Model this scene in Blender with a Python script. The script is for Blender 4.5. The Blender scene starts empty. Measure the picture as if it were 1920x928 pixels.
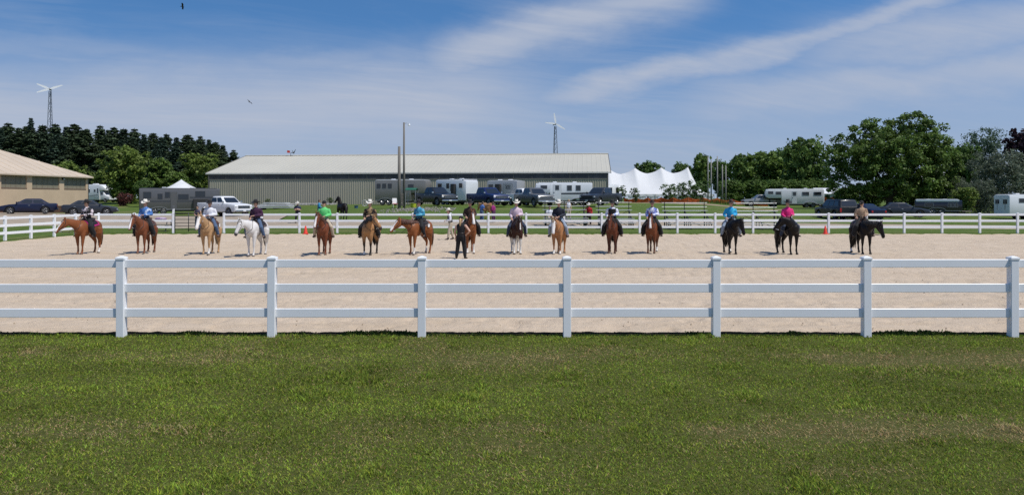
import bpy, bmesh, math, random
import numpy as np
from mathutils import Vector, Matrix
random.seed(7)
rng = np.random.default_rng(7)
SC = bpy.context.scene
COL = SC.collection
R = math.radians

# ---------------------------------------------------------------- camera
EYE = 2.28
F, CX, HY = 1400.0, 960.0, 372.0          # focal length, centre and horizon of the photograph (1920 px wide)
cam_d = bpy.data.cameras.new('camera')
cam = bpy.data.objects.new('camera', cam_d)
COL.objects.link(cam)
cam_d.sensor_width = 36.0
cam_d.sensor_fit = 'HORIZONTAL'
cam_d.lens = 36.0 * F / 1920.0
cam_d.shift_y = -(464.0 - HY) / 1920.0
cam_d.clip_start = 0.1
cam_d.clip_end = 6000.0
cam.location = (0, 0, EYE)
cam.rotation_euler = (R(90), 0, 0)
SC.camera = cam

# ---------------------------------------------------------------- sun and sky
SUN_EL, SUN_AZ = R(60), R(60)             # azimuth measured from the viewer's side (-Y) towards the right (+X)
sun_dir = Vector((math.sin(SUN_AZ) * math.cos(SUN_EL), -math.cos(SUN_AZ) * math.cos(SUN_EL), math.sin(SUN_EL)))
sd = bpy.data.lights.new('sun', 'SUN')
sd.energy = 4.1
sd.angle = R(0.53)
sd.color = (1.0, 0.955, 0.88)
sun = bpy.data.objects.new('sun', sd)
COL.objects.link(sun)
sun.rotation_euler = (-sun_dir).to_track_quat('-Z', 'Y').to_euler()
sun.location = (30, -10, 60)

world = bpy.data.worlds.new('World')
SC.world = world
world.use_nodes = True
nt = world.node_tree
for n in list(nt.nodes):
    nt.nodes.remove(n)
class NX:
    """tiny expression helper for shader math"""
    def __init__(self, nt): self.nt = nt
    def m(self, op, a, b=None, clamp=False, c=None):
        n = self.nt.nodes.new('ShaderNodeMath'); n.operation = op; n.use_clamp = clamp
        for i, v in enumerate((a, b, c)):
            if v is None: continue
            if isinstance(v, (int, float)): n.inputs[i].default_value = v
            else: self.nt.links.new(v, n.inputs[i])
        return n.outputs[0]
    def ss(self, v, lo, hi):
        n = self.nt.nodes.new('ShaderNodeMapRange'); n.interpolation_type = 'SMOOTHSTEP'
        self.nt.links.new(v, n.inputs[0]); n.inputs[1].default_value = lo; n.inputs[2].default_value = hi
        return n.outputs[0]
    def noise(self, vec, scale, detail=4, rough=.55, dist=0.0):
        n = self.nt.nodes.new('ShaderNodeTexNoise'); n.inputs['Scale'].default_value = scale
        n.inputs['Detail'].default_value = detail; n.inputs['Roughness'].default_value = rough; n.inputs['Distortion'].default_value = dist
        if vec is not None: self.nt.links.new(vec, n.inputs['Vector'])
        return n.outputs[0]
    def comb(self, x, y, z=0.0):
        n = self.nt.nodes.new('ShaderNodeCombineXYZ')
        for i, v in enumerate((x, y, z)):
            if isinstance(v, (int, float)): n.inputs[i].default_value = v
            else: self.nt.links.new(v, n.inputs[i])
        return n.outputs[0]
    def mix(self, f, a, b):
        n = self.nt.nodes.new('ShaderNodeMix'); n.data_type = 'RGBA'
        if isinstance(f, (int, float)): n.inputs[0].default_value = f
        else: self.nt.links.new(f, n.inputs[0])
        for k, v in ((6, a), (7, b)):
            if isinstance(v, tuple): n.inputs[k].default_value = (*v[:3], 1)
            else: self.nt.links.new(v, n.inputs[k])
        return n.outputs[2]
X = NX(nt)
SKY_STRENGTH = 0.10
sky = nt.nodes.new('ShaderNodeTexSky')
sky.sky_type = 'NISHITA'; sky.sun_disc = False
sky.sun_elevation = SUN_EL
sky.sun_rotation = math.atan2(sun_dir.x, sun_dir.y)
sky.altitude = 250; sky.air_density = 1.0; sky.dust_density = 0.35; sky.ozone_density = 2.2
tc = nt.nodes.new('ShaderNodeTexCoord')
sep = nt.nodes.new('ShaderNodeSeparateXYZ'); nt.links.new(tc.outputs['Generated'], sep.inputs[0])
dx, dy, dz = sep.outputs
hi = X.comb(dx, dy, X.m('ADD', X.m('MULTIPLY', X.m('MAXIMUM', dz, 0.0), 1.2), .16))     # the blue of a dry summer sky reaches low
nv = nt.nodes.new('ShaderNodeVectorMath'); nv.operation = 'NORMALIZE'; nt.links.new(hi, nv.inputs[0]); nt.links.new(nv.outputs[0], sky.inputs['Vector'])
hs = nt.nodes.new('ShaderNodeHueSaturation'); hs.inputs['Saturation'].default_value = 1.26; hs.inputs['Value'].default_value = 1.34; nt.links.new(sky.outputs[0], hs.inputs['Color'])
dzp = X.m('MAXIMUM', dz, 0.0)
den = X.m('ADD', dzp, 0.10)
cpx, cpy = X.m('DIVIDE', dx, den), X.m('DIVIDE', dy, den)        # the cirrus deck, seen in perspective
# streaks run obliquely across the deck
wv = X.noise(X.comb(cpx, cpy), 0.55, 3, .5)
wx = X.m('ADD', cpx, X.m('MULTIPLY', X.m('SUBTRACT', wv, .5), 1.6))
ang = R(24)
rx = X.m('ADD', X.m('MULTIPLY', wx, math.cos(ang)), X.m('MULTIPLY', cpy, math.sin(ang)))
ry = X.m('SUBTRACT', X.m('MULTIPLY', cpy, math.cos(ang)), X.m('MULTIPLY', wx, math.sin(ang)))
broad = X.noise(X.comb(X.m('MULTIPLY', rx, .55), ry, 3.7), .62, 5, .58, .4)
fine = X.noise(X.comb(X.m('MULTIPLY', rx, .35), X.m('MULTIPLY', ry, 1.5), 9.1), 2.6, 5, .62, .6)
cl = X.ss(X.m('ADD', broad, X.m('MULTIPLY', X.m('SUBTRACT', fine, .5), .26)), .47, .74)
# the named streaks of this sky, each a band of the deck (slope t = z/y over u = x/y)
ay = X.m('MAXIMUM', X.m('ABSOLUTE', dy), 0.05)
u, t = X.m('DIVIDE', dx, ay), X.m('DIVIDE', dzp, ay)
wob = X.m('MULTIPLY', X.m('SUBTRACT', X.noise(X.comb(X.m('MULTIPLY', u, 1.0), X.m('MULTIPLY', t, 2.6), 1.3), 7.0, 5, .6), .5), .060)
tw = X.m('ADD', t, wob)
def band(u0, t0, b, q, w, ua, ub, soft, gain):
    du = X.m('SUBTRACT', u, u0)
    cen = X.m('ADD', X.m('ADD', X.m('MULTIPLY', du, b), t0), X.m('MULTIPLY', X.m('MULTIPLY', du, du), q))
    e = X.m('DIVIDE', X.m('SUBTRACT', tw, cen), w)
    g = X.m('POWER', 2.718, X.m('MULTIPLY', X.m('MULTIPLY', e, e), -1.0))
    rg = X.m('MULTIPLY', X.ss(u, ua - soft, ua + soft), X.m('SUBTRACT', 1.0, X.ss(u, ub - soft, ub + soft)))
    return X.m('MULTIPLY', X.m('MULTIPLY', g, rg), gain)
streaks = [band(.086, .148, .14, .228, .018, .04, .62, .07, .80),
           band(.0, .212, .27, 0.0, .034, -.11, .26, .06, .90),
           band(-.35, .122, .03, 0.0, .060, -1.5, .02, .14, .85),
           band(-.25, .182, .02, 0.0, .024, -.36, -.16, .07, .45),
           band(-.62, .205, -.05, 0.0, .018, -.8, -.45, .1, .25),
           band(.45, .150, .10, 0.0, .034, .26, 1.5, .10, .70),
           band(.60, .225, .12, 0.0, .040, .40, 1.5, .10, .72)]
acc = streaks[0]
for s_ in streaks[1:]:
    acc = X.m('MAXIMUM', acc, s_)
haze_f = X.m('MULTIPLY', X.m('SUBTRACT', 1.0, X.ss(dzp, .0, .235)), .93)
cl = X.m('MULTIPLY', cl, .42)
tot = X.m('MAXIMUM', cl, X.m('MULTIPLY', acc, X.m('ADD', .62, X.m('MULTIPLY', fine, .6))))
tot = X.m('ADD', tot, X.m('MULTIPLY', X.m('SUBTRACT', fine, .48), .30))
tot = X.m('MAXIMUM', X.m('MINIMUM', tot, .90), 0.0)
CLOUD, HAZE = (4.55, 5.05, 6.15), (3.70, 4.45, 5.75)
colr = X.mix(tot, X.mix(haze_f, hs.outputs[0], HAZE), CLOUD)
bg = nt.nodes.new('ShaderNodeBackground'); bg.inputs[1].default_value = SKY_STRENGTH
nt.links.new(colr, bg.inputs[0])
wo = nt.nodes.new('ShaderNodeOutputWorld'); nt.links.new(bg.outputs[0], wo.inputs[0])

vs = SC.view_settings
vs.view_transform = 'Standard'; vs.look = 'None'; vs.exposure = 0.0; vs.gamma = 1.0; vs.use_curve_mapping = False
SC.render.engine = 'CYCLES'
SC.cycles.max_bounces = 6; SC.cycles.transparent_max_bounces = 6
SC.cycles.use_denoising = False

# ---------------------------------------------------------------- helpers
def wx_(px, D): return (px - CX) / F * D
def wz_(py, D): return EYE - (py - HY) / F * D

MATS = {}
def mat(name, col, rough=.6, metal=0.0, spec=.5, noise=None, col2=None, bump=0.0, scale=8.0, coat=0.0, trans=0.0, thr=None, coords='Object', attr=None, stretch=None, sheen=0.0):
    """procedural principled material: noise-varied colour, optional bump, optional colour attribute"""
    if name in MATS: return MATS[name]
    m = bpy.data.materials.new(name); m.use_nodes = True
    t = m.node_tree; N = NX(t)
    b = t.nodes['Principled BSDF']
    b.inputs['Roughness'].default_value = rough; b.inputs['Metallic'].default_value = metal
    b.inputs['Specular IOR Level'].default_value = spec
    if coat: b.inputs['Coat Weight'].default_value = coat; b.inputs['Coat Roughness'].default_value = .06
    if sheen: b.inputs['Sheen Weight'].default_value = sheen; b.inputs['Sheen Roughness'].default_value = .4
    c = t.nodes.new('ShaderNodeTexCoord')
    vec = c.outputs[coords]
    if stretch:
        mp = t.nodes.new('ShaderNodeMapping'); mp.inputs['Scale'].default_value = stretch
        t.links.new(vec, mp.inputs[0]); vec = mp.outputs[0]
    base = None
    if attr:
        a = t.nodes.new('ShaderNodeAttribute'); a.attribute_name = attr; base = a.outputs['Color']
    if col2 is None and base is None and noise:
        col2 = tuple(min(1, v * (1 - noise)) for v in col)
    if base is not None:
        if noise:
            nz = N.noise(vec, scale, 5, .6)
            mul = N.m('ADD', 1 - noise, N.m('MULTIPLY', nz, 2 * noise))
            mm = t.nodes.new('ShaderNodeVectorMath'); mm.operation = 'SCALE'
            t.links.new(base, mm.inputs[0]); t.links.new(mul, mm.inputs['Scale'])
            base = mm.outputs[0]
        t.links.new(base, b.inputs['Base Color'])
    elif col2 is not None:
        nz = N.noise(vec, scale, 5, .62)
        f = N.ss(nz, thr[0], thr[1]) if thr else N.ss(nz, .3, .7)
        base = N.mix(f, col, col2)
        t.links.new(base, b.inputs['Base Color'])
    else:
        b.inputs['Base Color'].default_value = (*col, 1)
    if bump:
        nb = N.noise(vec, scale * 3, 5, .65)
        bn = t.nodes.new('ShaderNodeBump'); bn.inputs['Strength'].default_value = min(1, bump); bn.inputs['Distance'].default_value = .02
        t.links.new(nb, bn.inputs['Height']); t.links.new(bn.outputs[0], b.inputs['Normal'])
    if trans:
        tr = t.nodes.new('ShaderNodeBsdfTranslucent'); ms = t.nodes.new('ShaderNodeMixShader'); ms.inputs[0].default_value = trans
        if base is not None: t.links.new(base, tr.inputs[0])
        else: tr.inputs[0].default_value = (*col, 1)
        out = t.nodes['Material Output']
        t.links.new(b.outputs[0], ms.inputs[1]); t.links.new(tr.outputs[0], ms.inputs[2]); t.links.new(ms.outputs[0], out.inputs[0])
    MATS[name] = m
    return m

class MB:
    """collects geometry for ONE mesh object"""
    def __init__(self): self.v, self.f, self.mi, self.cur = [], [], [], 0
    def add(self, vs, fs):
        o = len(self.v); self.v.extend([tuple(map(float, p)) for p in vs])
        for f in fs: self.f.append(tuple(i + o for i in f)); self.mi.append(self.cur)
        return self
    def box(self, lo, hi):
        (a, b, c), (d, e, g) = lo, hi
        return self.add([(a,b,c),(d,b,c),(d,e,c),(a,e,c),(a,b,g),(d,b,g),(d,e,g),(a,e,g)],
                        [(3,2,1,0),(4,5,6,7),(0,1,5,4),(1,2,6,5),(2,3,7,6),(3,0,4,7)])
    def bbox(self, lo, hi, bv=.01):
        """box with chamfered edges (octagonal section along its longest axis, both ends inset)"""
        lo, hi = Vector(lo), Vector(hi); d = hi - lo
        ax = max(range(3), key=lambda i: d[i]); o = [i for i in range(3) if i != ax]
        bv = min(bv, d[o[0]] * .45, d[o[1]] * .45)
        rings = []
        for s, ins in ((lo[ax], bv), (lo[ax] + bv, 0), (hi[ax] - bv, 0), (hi[ax], bv)):
            a0, a1, b0, b1 = lo[o[0]] + ins, hi[o[0]] - ins, lo[o[1]] + ins, hi[o[1]] - ins
            q = bv * (1 if ins == 0 else .4)
            pts = [(a0+q,b0),(a1-q,b0),(a1,b0+q),(a1,b1-q),(a1-q,b1),(a0+q,b1),(a0,b1-q),(a0,b0+q)]
            ring = []
            for p in pts:
                w = [0, 0, 0]; w[ax] = s; w[o[0]] = p[0]; w[o[1]] = p[1]; ring.append(w)
            rings.append(ring)
        return self.loft(rings)
    def loft(self, rings, cap=True, closed=True):
        n = len(rings[0]); vs = [p for r in rings for p in r]; fs = []
        for i in range(len(rings) - 1):
            for j in range(n if closed else n - 1):
                k = (j + 1) % n
                fs.append((i*n+j, i*n+k, (i+1)*n+k, (i+1)*n+j))
        if cap and closed:
            fs.append(tuple(range(n))[::-1]); fs.append(tuple((len(rings)-1)*n + j for j in range(n)))
        return self.add(vs, fs)
    def tube(self, pts, rad, n=6, flat=None, up=None):
        pts = [Vector(p) for p in pts]
        if not hasattr(rad, '__len__'): rad = [rad] * len(pts)
        rings = []; prev = None
        for i, p in enumerate(pts):
            d = (pts[min(i+1, len(pts)-1)] - pts[max(i-1, 0)])
            d = d.normalized() if d.length > 1e-9 else Vector((0, 0, 1))
            if prev is None:
                ref = Vector(up) if up else (Vector((0, 0, 1)) if abs(d.z) < .9 else Vector((1, 0, 0)))
                a = d.cross(ref).normalized()
            else:
                a = (prev - d * prev.dot(d)).normalized()
            prev = a; b = d.cross(a)
            r = rad[i]; ra, rb = (r if hasattr(r, '__len__') else (r, r * (flat or 1)))
            rings.append([p + a * (ra * math.cos(2*math.pi*k/n)) + b * (rb * math.sin(2*math.pi*k/n)) for k in range(n)])
        return self.loft(rings)
    def ell(self, c, r, n=10, m=7, rot=None):
        c = Vector(c); rings = []
        for i in range(m + 1):
            th = math.pi * (i + .02 if i == 0 else (i - .02 if i == m else i)) / m
            ring = []
            for k in range(n):
                ph = 2 * math.pi * k / n
                p = Vector((r[0]*math.sin(th)*math.cos(ph), r[1]*math.sin(th)*math.sin(ph), -r[2]*math.cos(th)))
                if rot is not None: p = rot @ p
                ring.append(c + p)
            rings.append(ring)
        return self.loft(rings)
    def cyl(self, c, r, h, axis='z', n=16, r2=None):
        c = Vector(c); ax = {'x': Vector((1,0,0)), 'y': Vector((0,1,0)), 'z': Vector((0,0,1))}[axis]
        return self.tube([c - ax*h/2, c + ax*h/2], [r, r if r2 is None else r2], n)
    def lathe(self, c, prof, axis='y', n=20):
        """prof: list of (radius, offset along axis)"""
        c = Vector(c); rings = []
        for r, o in prof:
            ring = []
            for k in range(n):
                a = 2*math.pi*k/n; p = [r*math.cos(a), r*math.sin(a)]
                v = {'y': (p[0], o, p[1]), 'z': (p[0], p[1], o), 'x': (o, p[0], p[1])}[axis]
                ring.append(c + Vector(v))
            rings.append(ring)
        return self.loft(rings)
    def patch(self, q, u0, u1, v0, v1, off=.004, th=.02, rnd=0.0):
        """slab lying on quad q (c00,c10,c11,c01); its outside stands off by off"""
        q = [Vector(p) for p in q]
        P = lambda a, b: (q[0]*(1-a)+q[1]*a)*(1-b) + (q[3]*(1-a)+q[2]*a)*b
        n = (q[1]-q[0]).cross(q[3]-q[0]).normalized()
        if rnd:
            uv = [(u0+rnd*(u1-u0),v0),(u1-rnd*(u1-u0),v0),(u1,v0+rnd*(v1-v0)),(u1,v1-rnd*(v1-v0)),(u1-rnd*(u1-u0),v1),(u0+rnd*(u1-u0),v1),(u0,v1-rnd*(v1-v0)),(u0,v0+rnd*(v1-v0))]
        else:
            uv = [(u0,v0),(u1,v0),(u1,v1),(u0,v1)]
        return self.loft([[P(a,b)-n*th for a,b in uv],[P(a,b)+n*off for a,b in uv]])
    def mesh(self, name):
        me = bpy.data.meshes.new(name); me.from_pydata(self.v, [], self.f)
        if any(self.mi): me.polygons.foreach_set('material_index', self.mi)
        me.update(); return me
    def build(self, name, mats, parent=None, smooth=False, fix=True):
        me = self.mesh(name)
        if fix:
            bm = bmesh.new(); bm.from_mesh(me); bmesh.ops.recalc_face_normals(bm, faces=bm.faces); bm.to_mesh(me); bm.free()
        return link(name, me, mats, parent, smooth)

def link(name, me, mats=None, parent=None, smooth=False):
    if mats is not None:
        me.materials.clear()
        for m in (mats if isinstance(mats, (list, tuple)) else [mats]): me.materials.append(m)
    if smooth is True:
        me.polygons.foreach_set('use_smooth', [True] * len(me.polygons))
    elif smooth:
        me.polygons.foreach_set('use_smooth', [True] * len(me.polygons))
        try: me.set_sharp_from_angle(angle=R(smooth))
        except Exception: pass
    o = bpy.data.objects.new(name, me); COL.objects.link(o)
    if parent is not None: o.parent = parent
    return o
def tag(o, label=None, cat=None, group=None, kind=None):
    if label: o['label'] = label
    if cat: o['category'] = cat
    if group: o['group'] = group
    if kind: o['kind'] = kind
    return o
def root(name, label, cat, loc=(0,0,0), rotz=0.0, group=None):
    o = bpy.data.objects.new(name, None); COL.objects.link(o); o.empty_display_size = .2
    o.location = loc; o.rotation_euler = (0, 0, rotz)
    return tag(o, label, cat, group)
def part(name, me, parent):
    o = bpy.data.objects.new(name, me); COL.objects.link(o); o.parent = parent; return o
def copy_tree(o, parent=None):
    c = o.copy(); COL.objects.link(c)
    if parent is not None: c.parent = parent
    for ch in o.children: copy_tree(ch, c)
    return c
def remesh(mb, voxel, smooth=4, fac=.5, deci=None):
    """weld overlapping closed lofts into one continuous skin"""
    me = mb.mesh('tmp'); o = bpy.data.objects.new('tmp', me); TMP.collection.objects.link(o)
    r = o.modifiers.new('r', 'REMESH'); r.mode = 'VOXEL'; r.voxel_size = voxel; r.use_smooth_shade = True
    s = o.modifiers.new('s', 'SMOOTH'); s.factor = fac; s.iterations = smooth
    if deci:
        d = o.modifiers.new('d', 'DECIMATE'); d.ratio = deci
    dg = tmp_graph()
    out = bpy.data.meshes.new_from_object(o.evaluated_get(dg))
    bpy.data.objects.remove(o); bpy.data.meshes.remove(me)
    return out
TMP = bpy.data.scenes.new('tmp_build')
def tmp_graph():
    with bpy.context.temp_override(scene=TMP, view_layer=TMP.view_layers[0]):
        dg = bpy.context.evaluated_depsgraph_get()
    dg.update(); return dg
def boolean_cut(mb, cutters):
    me = mb.mesh('tmp'); bm = bmesh.new(); bm.from_mesh(me); bmesh.ops.recalc_face_normals(bm, faces=bm.faces); bm.to_mesh(me); bm.free()
    o = bpy.data.objects.new('tmp', me); TMP.collection.objects.link(o); cs = []
    for c in cutters:
        cm = c.mesh('cut'); bm = bmesh.new(); bm.from_mesh(cm); bmesh.ops.recalc_face_normals(bm, faces=bm.faces); bm.to_mesh(cm); bm.free()
        co = bpy.data.objects.new('cut', cm); TMP.collection.objects.link(co); cs.append(co)
        m = o.modifiers.new('b', 'BOOLEAN'); m.operation = 'DIFFERENCE'; m.object = co; m.solver = 'EXACT'
    dg = tmp_graph()
    out = bpy.data.meshes.new_from_object(o.evaluated_get(dg))
    for q in [o] + cs: bpy.data.objects.remove(q)
    return out
def set_cols(me, cols, name='tint'):
    a = me.color_attributes.new(name, 'FLOAT_COLOR', 'POINT')
    c = np.ones((len(me.vertices), 4), np.float32); c[:, :3] = cols
    a.data.foreach_set('color', c.ravel())
def verts_np(me):
    a = np.empty(len(me.vertices) * 3, np.float32); me.vertices.foreach_get('co', a); return a.reshape(-1, 3)
def normals_np(me):
    a = np.empty(len(me.vertices) * 3, np.float32); me.vertex_normals.foreach_get('vector', a); return a.reshape(-1, 3)
def np_mesh(name, verts, nper):
    """mesh of equal n-gons from (k, nper, 3) vertices"""
    k = len(verts); me = bpy.data.meshes.new(name)
    me.vertices.add(k * nper); me.vertices.foreach_set('co', verts.astype(np.float32).ravel())
    me.loops.add(k * nper); me.loops.foreach_set('vertex_index', np.arange(k * nper, dtype=np.int32))
    me.polygons.add(k); me.polygons.foreach_set('loop_start', np.arange(0, k * nper, nper, dtype=np.int32))
    me.polygons.foreach_set('loop_total', np.full(k, nper, np.int32))
    me.update(calc_edges=True); return me
# ---------------------------------------------------------------- numpy value noise
_perm = np.random.default_rng(3).random((256, 256))
def vnoise(x, y, oct=3):
    s = np.zeros_like(x, dtype=float); amp = 1.0; tot = 0.0
    for o in range(oct):
        xi, yi = np.floor(x).astype(int), np.floor(y).astype(int); fx, fy = x - xi, y - yi
        fx, fy = fx*fx*(3-2*fx), fy*fy*(3-2*fy)
        g = lambda a, b: _perm[a % 256, b % 256]
        s += amp * ((g(xi,yi)*(1-fx)+g(xi+1,yi)*fx)*(1-fy) + (g(xi,yi+1)*(1-fx)+g(xi+1,yi+1)*fx)*fy)
        tot += amp; amp *= .5; x = x * 2.03 + 17; y = y * 2.03 + 31
    return s / tot
def sst(v, a, b):
    t_ = np.clip((v - a) / (b - a), 0, 1); return t_*t_*(3-2*t_)

# ---------------------------------------------------------------- terrain
AX0, AX1, AY0, AY1 = -27.2, 36.5, 12.45, 48.75     # the riding arena
SAND_Z = -.025
TY = np.array([49, 54, 60, 66, 72, 78, 90, 105, 125, 150, 200, 300, 1200.])
TU = np.array([-.68, -.45, -.27, -.10, .05, .14, .25, .35, .47, .66])
TZ = np.array([
 # 49  54   60   66   72   78   90  105  125  150  200  300 1200
 [0, .25, .55, .75, .75, .72, .65, .9, 1.5, 1.9, 2.1, 2.2, 2.25],
 [0, .06, .22, .34, .42, .44, .48, .95, 1.55, 1.9, 2.1, 2.2, 2.25],
 [0, .12, .42, .62, .82, 1.05, 1.40, 1.5, 1.6, 1.9, 2.1, 2.2, 2.25],
 [0, .18, .58, 1.0, 1.30, 1.47, 1.50, 1.5, 1.6, 1.9, 2.1, 2.2, 2.25],
 [0, .16, .52, .95, 1.28, 1.42, 1.50, 1.5, 1.6, 1.9, 2.1, 2.2, 2.25],
 [0, .12, .45, .90, 1.25, 1.46, 1.52, 1.62, 1.4, 1.15, 1.4, 2.0, 2.25],
 [0, .08, .42, .85, 1.05, 1.18, 1.40, 1.60, 1.6, 1.05, 1.4, 2.0, 2.25],
 [0, .04, .25, .50, .70, .80, .84, .82, .95, 1.3, 1.8, 2.1, 2.25],
 [0, .02, .14, .34, .50, .60, .85, 1.0, 1.2, 1.5, 1.9, 2.1, 2.25],
 [0, .0, .02, .04, .06, .08, .25, .5, .8, 1.2, 1.8, 2.1, 2.25]])
def gz(x, y):
    x, y = np.asarray(x, float), np.asarray(y, float)
    yy = np.clip(y, 49, 1199); uu = np.clip(x / np.maximum(yy, 1), TU[0], TU[-1] - 1e-6)
    i = np.clip(np.searchsorted(TU, uu, side='right') - 1, 0, len(TU) - 2)
    j = np.clip(np.searchsorted(TY, yy, side='right') - 1, 0, len(TY) - 2)
    a = (uu - TU[i]) / (TU[i+1] - TU[i]); a = a*a*(3-2*a)
    b = (yy - TY[j]) / (TY[j+1] - TY[j])
    z = (TZ[i,j]*(1-a)+TZ[i+1,j]*a)*(1-b) + (TZ[i,j+1]*(1-a)+TZ[i+1,j+1]*a)*b
    return np.where(y < 49, 0.0, z)
def gzf(x, y): return float(gz(x, y))
def grid_obj(name, xs, ys, zf, m, kind='structure', smooth=True):
    XX, YY = np.meshgrid(xs, ys); ZZ = zf(XX, YY)
    v = np.stack([XX, YY, ZZ], -1).reshape(-1, 3); nx, ny = len(xs), len(ys)
    i, j = np.meshgrid(np.arange(nx-1), np.arange(ny-1)); a = (j*nx + i).ravel()
    f = np.stack([a, a+1, a+nx+1, a+nx], -1)
    me = bpy.data.meshes.new(name); me.vertices.add(len(v)); me.vertices.foreach_set('co', v.astype(np.float32).ravel())
    me.loops.add(f.size); me.loops.foreach_set('vertex_index', f.astype(np.int32).ravel())
    me.polygons.add(len(f)); me.polygons.foreach_set('loop_start', np.arange(0, f.size, 4, dtype=np.int32)); me.polygons.foreach_set('loop_total', np.full(len(f), 4, np.int32))
    me.update(calc_edges=True)
    o = link(name, me, m, None, smooth); return tag(o, kind=kind)

def turf_material():
    m = bpy.data.materials.new('turf'); m.use_nodes = True; t = m.node_tree; N = NX(t); b = t.nodes['Principled BSDF']
    c = t.nodes.new('ShaderNodeTexCoord').outputs['Object']
    n1 = N.noise(c, .22, 5, .6); n2 = N.noise(c, 3.5, 6, .7); n3 = N.noise(c, 16.0, 4, .7)
    a = N.mix(N.ss(n2, .3, .7), (.066, .110, .017), (.110, .160, .032))
    a = N.mix(N.m('MULTIPLY', N.ss(n1, .50, .68), .6), a, (.19, .175, .07))
    a = N.mix(N.m('MULTIPLY', N.ss(n3, .45, .75), .35), a, (.05, .075, .016))
    t.links.new(a, b.inputs['Base Color']); b.inputs['Roughness'].default_value = .85; b.inputs['Specular IOR Level'].default_value = .15
    bn = t.nodes.new('ShaderNodeBump'); bn.inputs['Strength'].default_value = .9; bn.inputs['Distance'].default_value = .06
    t.links.new(N.m('ADD', n3, n2), bn.inputs['Height']); t.links.new(bn.outputs[0], b.inputs['Normal'])
    return m
TURF = turf_material()
def ground_z(x, y):
    z = gz(x, y) + np.where(y > 52, (vnoise(x*.35, y*.35) - .5) * .12, 0)
    inside = (x > AX0) & (x < AX1) & (y > AY0) & (y < AY1)
    return np.where(inside, -.4, z)
gx = np.concatenate([[-900, -500, -300, -200, -150, -120], np.arange(-100, -28, 2.), [AX0 - .12, AX0 + .03], np.arange(-26, 36.2, 1.25), [AX1 - .03, AX1 + .12], np.arange(38, 100, 2.), [120, 150, 200, 300, 500, 900]])
gy = np.concatenate([[-60, -30, -12, -5, 0, 4, 8, 11, AY0 - .06, AY0 + .06], np.arange(14, 48, 3.), [AY1 - .04, AY1 + .06], np.arange(49.5, 100, 1.2), np.arange(101, 180, 4.), [200, 240, 300, 400, 600, 900, 1500]])
grid_obj('ground', gx, gy, ground_z, TURF)

# sand of the arena: raked, with hoof marks as real dents
def sand_material():
    m = bpy.data.materials.new('sand'); m.use_nodes = True; t = m.node_tree; N = NX(t); b = t.nodes['Principled BSDF']
    c = t.nodes.new('ShaderNodeTexCoord').outputs['Object']
    mp = t.nodes.new('ShaderNodeMapping'); mp.inputs['Scale'].default_value = (.35, 1.6, 1); t.links.new(c, mp.inputs[0])
    n1 = N.noise(mp.outputs[0], .8, 5, .6); n2 = N.noise(c, 9.0, 6, .7); n3 = N.noise(c, 60.0, 3, .7); n4 = N.noise(mp.outputs[0], 3.0, 5, .7)
    a = N.mix(N.ss(n1, .3, .7), (.505, .405, .300), (.565, .460, .352))
    a = N.mix(N.m('MULTIPLY', N.ss(n2, .56, .76), .6), a, (.345, .26, .18))
    n5 = N.noise(c, 26.0, 4, .7); a = N.mix(N.m('MULTIPLY', N.ss(n4, .58, .74), .45), a, (.375, .29, .21)); a = N.mix(N.m('MULTIPLY', N.ss(n5, .60, .74), .5), a, (.30, .225, .155))
    t.links.new(a, b.inputs['Base Color']); b.inputs['Roughness'].default_value = .95; b.inputs['Specular IOR Level'].default_value = .1
    bn = t.nodes.new('ShaderNodeBump'); bn.inputs['Strength'].default_value = .8; bn.inputs['Distance'].default_value = .05
    t.links.new(N.m('ADD', N.m('MULTIPLY', n3, .4), n2), bn.inputs['Height']); t.links.new(bn.outputs[0], b.inputs['Normal'])
    return m
SAND = sand_material()
ys = [AY0 - .15]
while ys[-1] < AY1 + .05: ys.append(ys[-1] + .06 * (max(ys[-1], 12.5) / 12.5) ** 2)
def sand_z(x, y):
    z = SAND_Z + (vnoise(x*.5, y*.5) - .5) * .03 + (vnoise(x*2.2, y*3.0, 2) - .5) * .016
    d = sst(vnoise(x*1.5 + 9, y*3.4 + 4, 2), .60, .80) * .055 + sst(vnoise(x*3.1 + 19, y*5.6 + 14, 2), .64, .82) * .045 + sst(vnoise(x*.25 + 3, y*2.2 + 40, 3), .5, .7) * .02
    d += sst(vnoise(x*4.6 + 7, y*7.5 + 3, 2), .66, .80) * .04 + sst(vnoise(x*.9 + 70, y*1.6 + 3, 2), .45, .75) * sst(vnoise(x*8 + 1, y*11, 2), .55, .8) * .03
    return z - d - .03 * (1 - sst(y, AY0 + .05, AY0 + .45))
grid_obj('arena_sand', np.arange(AX0 - .1, AX1 + .2, .07), np.array(ys), sand_z, SAND)

# clods of turned sand, a loose scatter
def clods():
    k = 170; mb = MB()
    for _ in range(k):
        y = 12.9 + 14 * random.random() ** 1.6; x = random.uniform(-.72, .72) * y; s = random.uniform(.008, .022)
        n = 5; r1 = [(x + s*math.cos(a)*random.uniform(.8,1.4), y + s*math.sin(a)*random.uniform(.8,1.2), SAND_Z - .01) for a in [2*math.pi*i/n for i in range(n)]]
        r2 = [(p[0]*.4 + x*.6, p[1]*.4 + y*.6, SAND_Z + s*random.uniform(.3,.7)) for p in r1]
        mb.loft([r1, r2])
    o = mb.build('sand_clods', mat('clod', (.36, .28, .20), .95, noise=.4, scale=20, spec=.1), fix=False)
    tag(o, 'small brown clods scattered over the arena sand behind the near fence', 'clods', kind='stuff')
clods()

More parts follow.
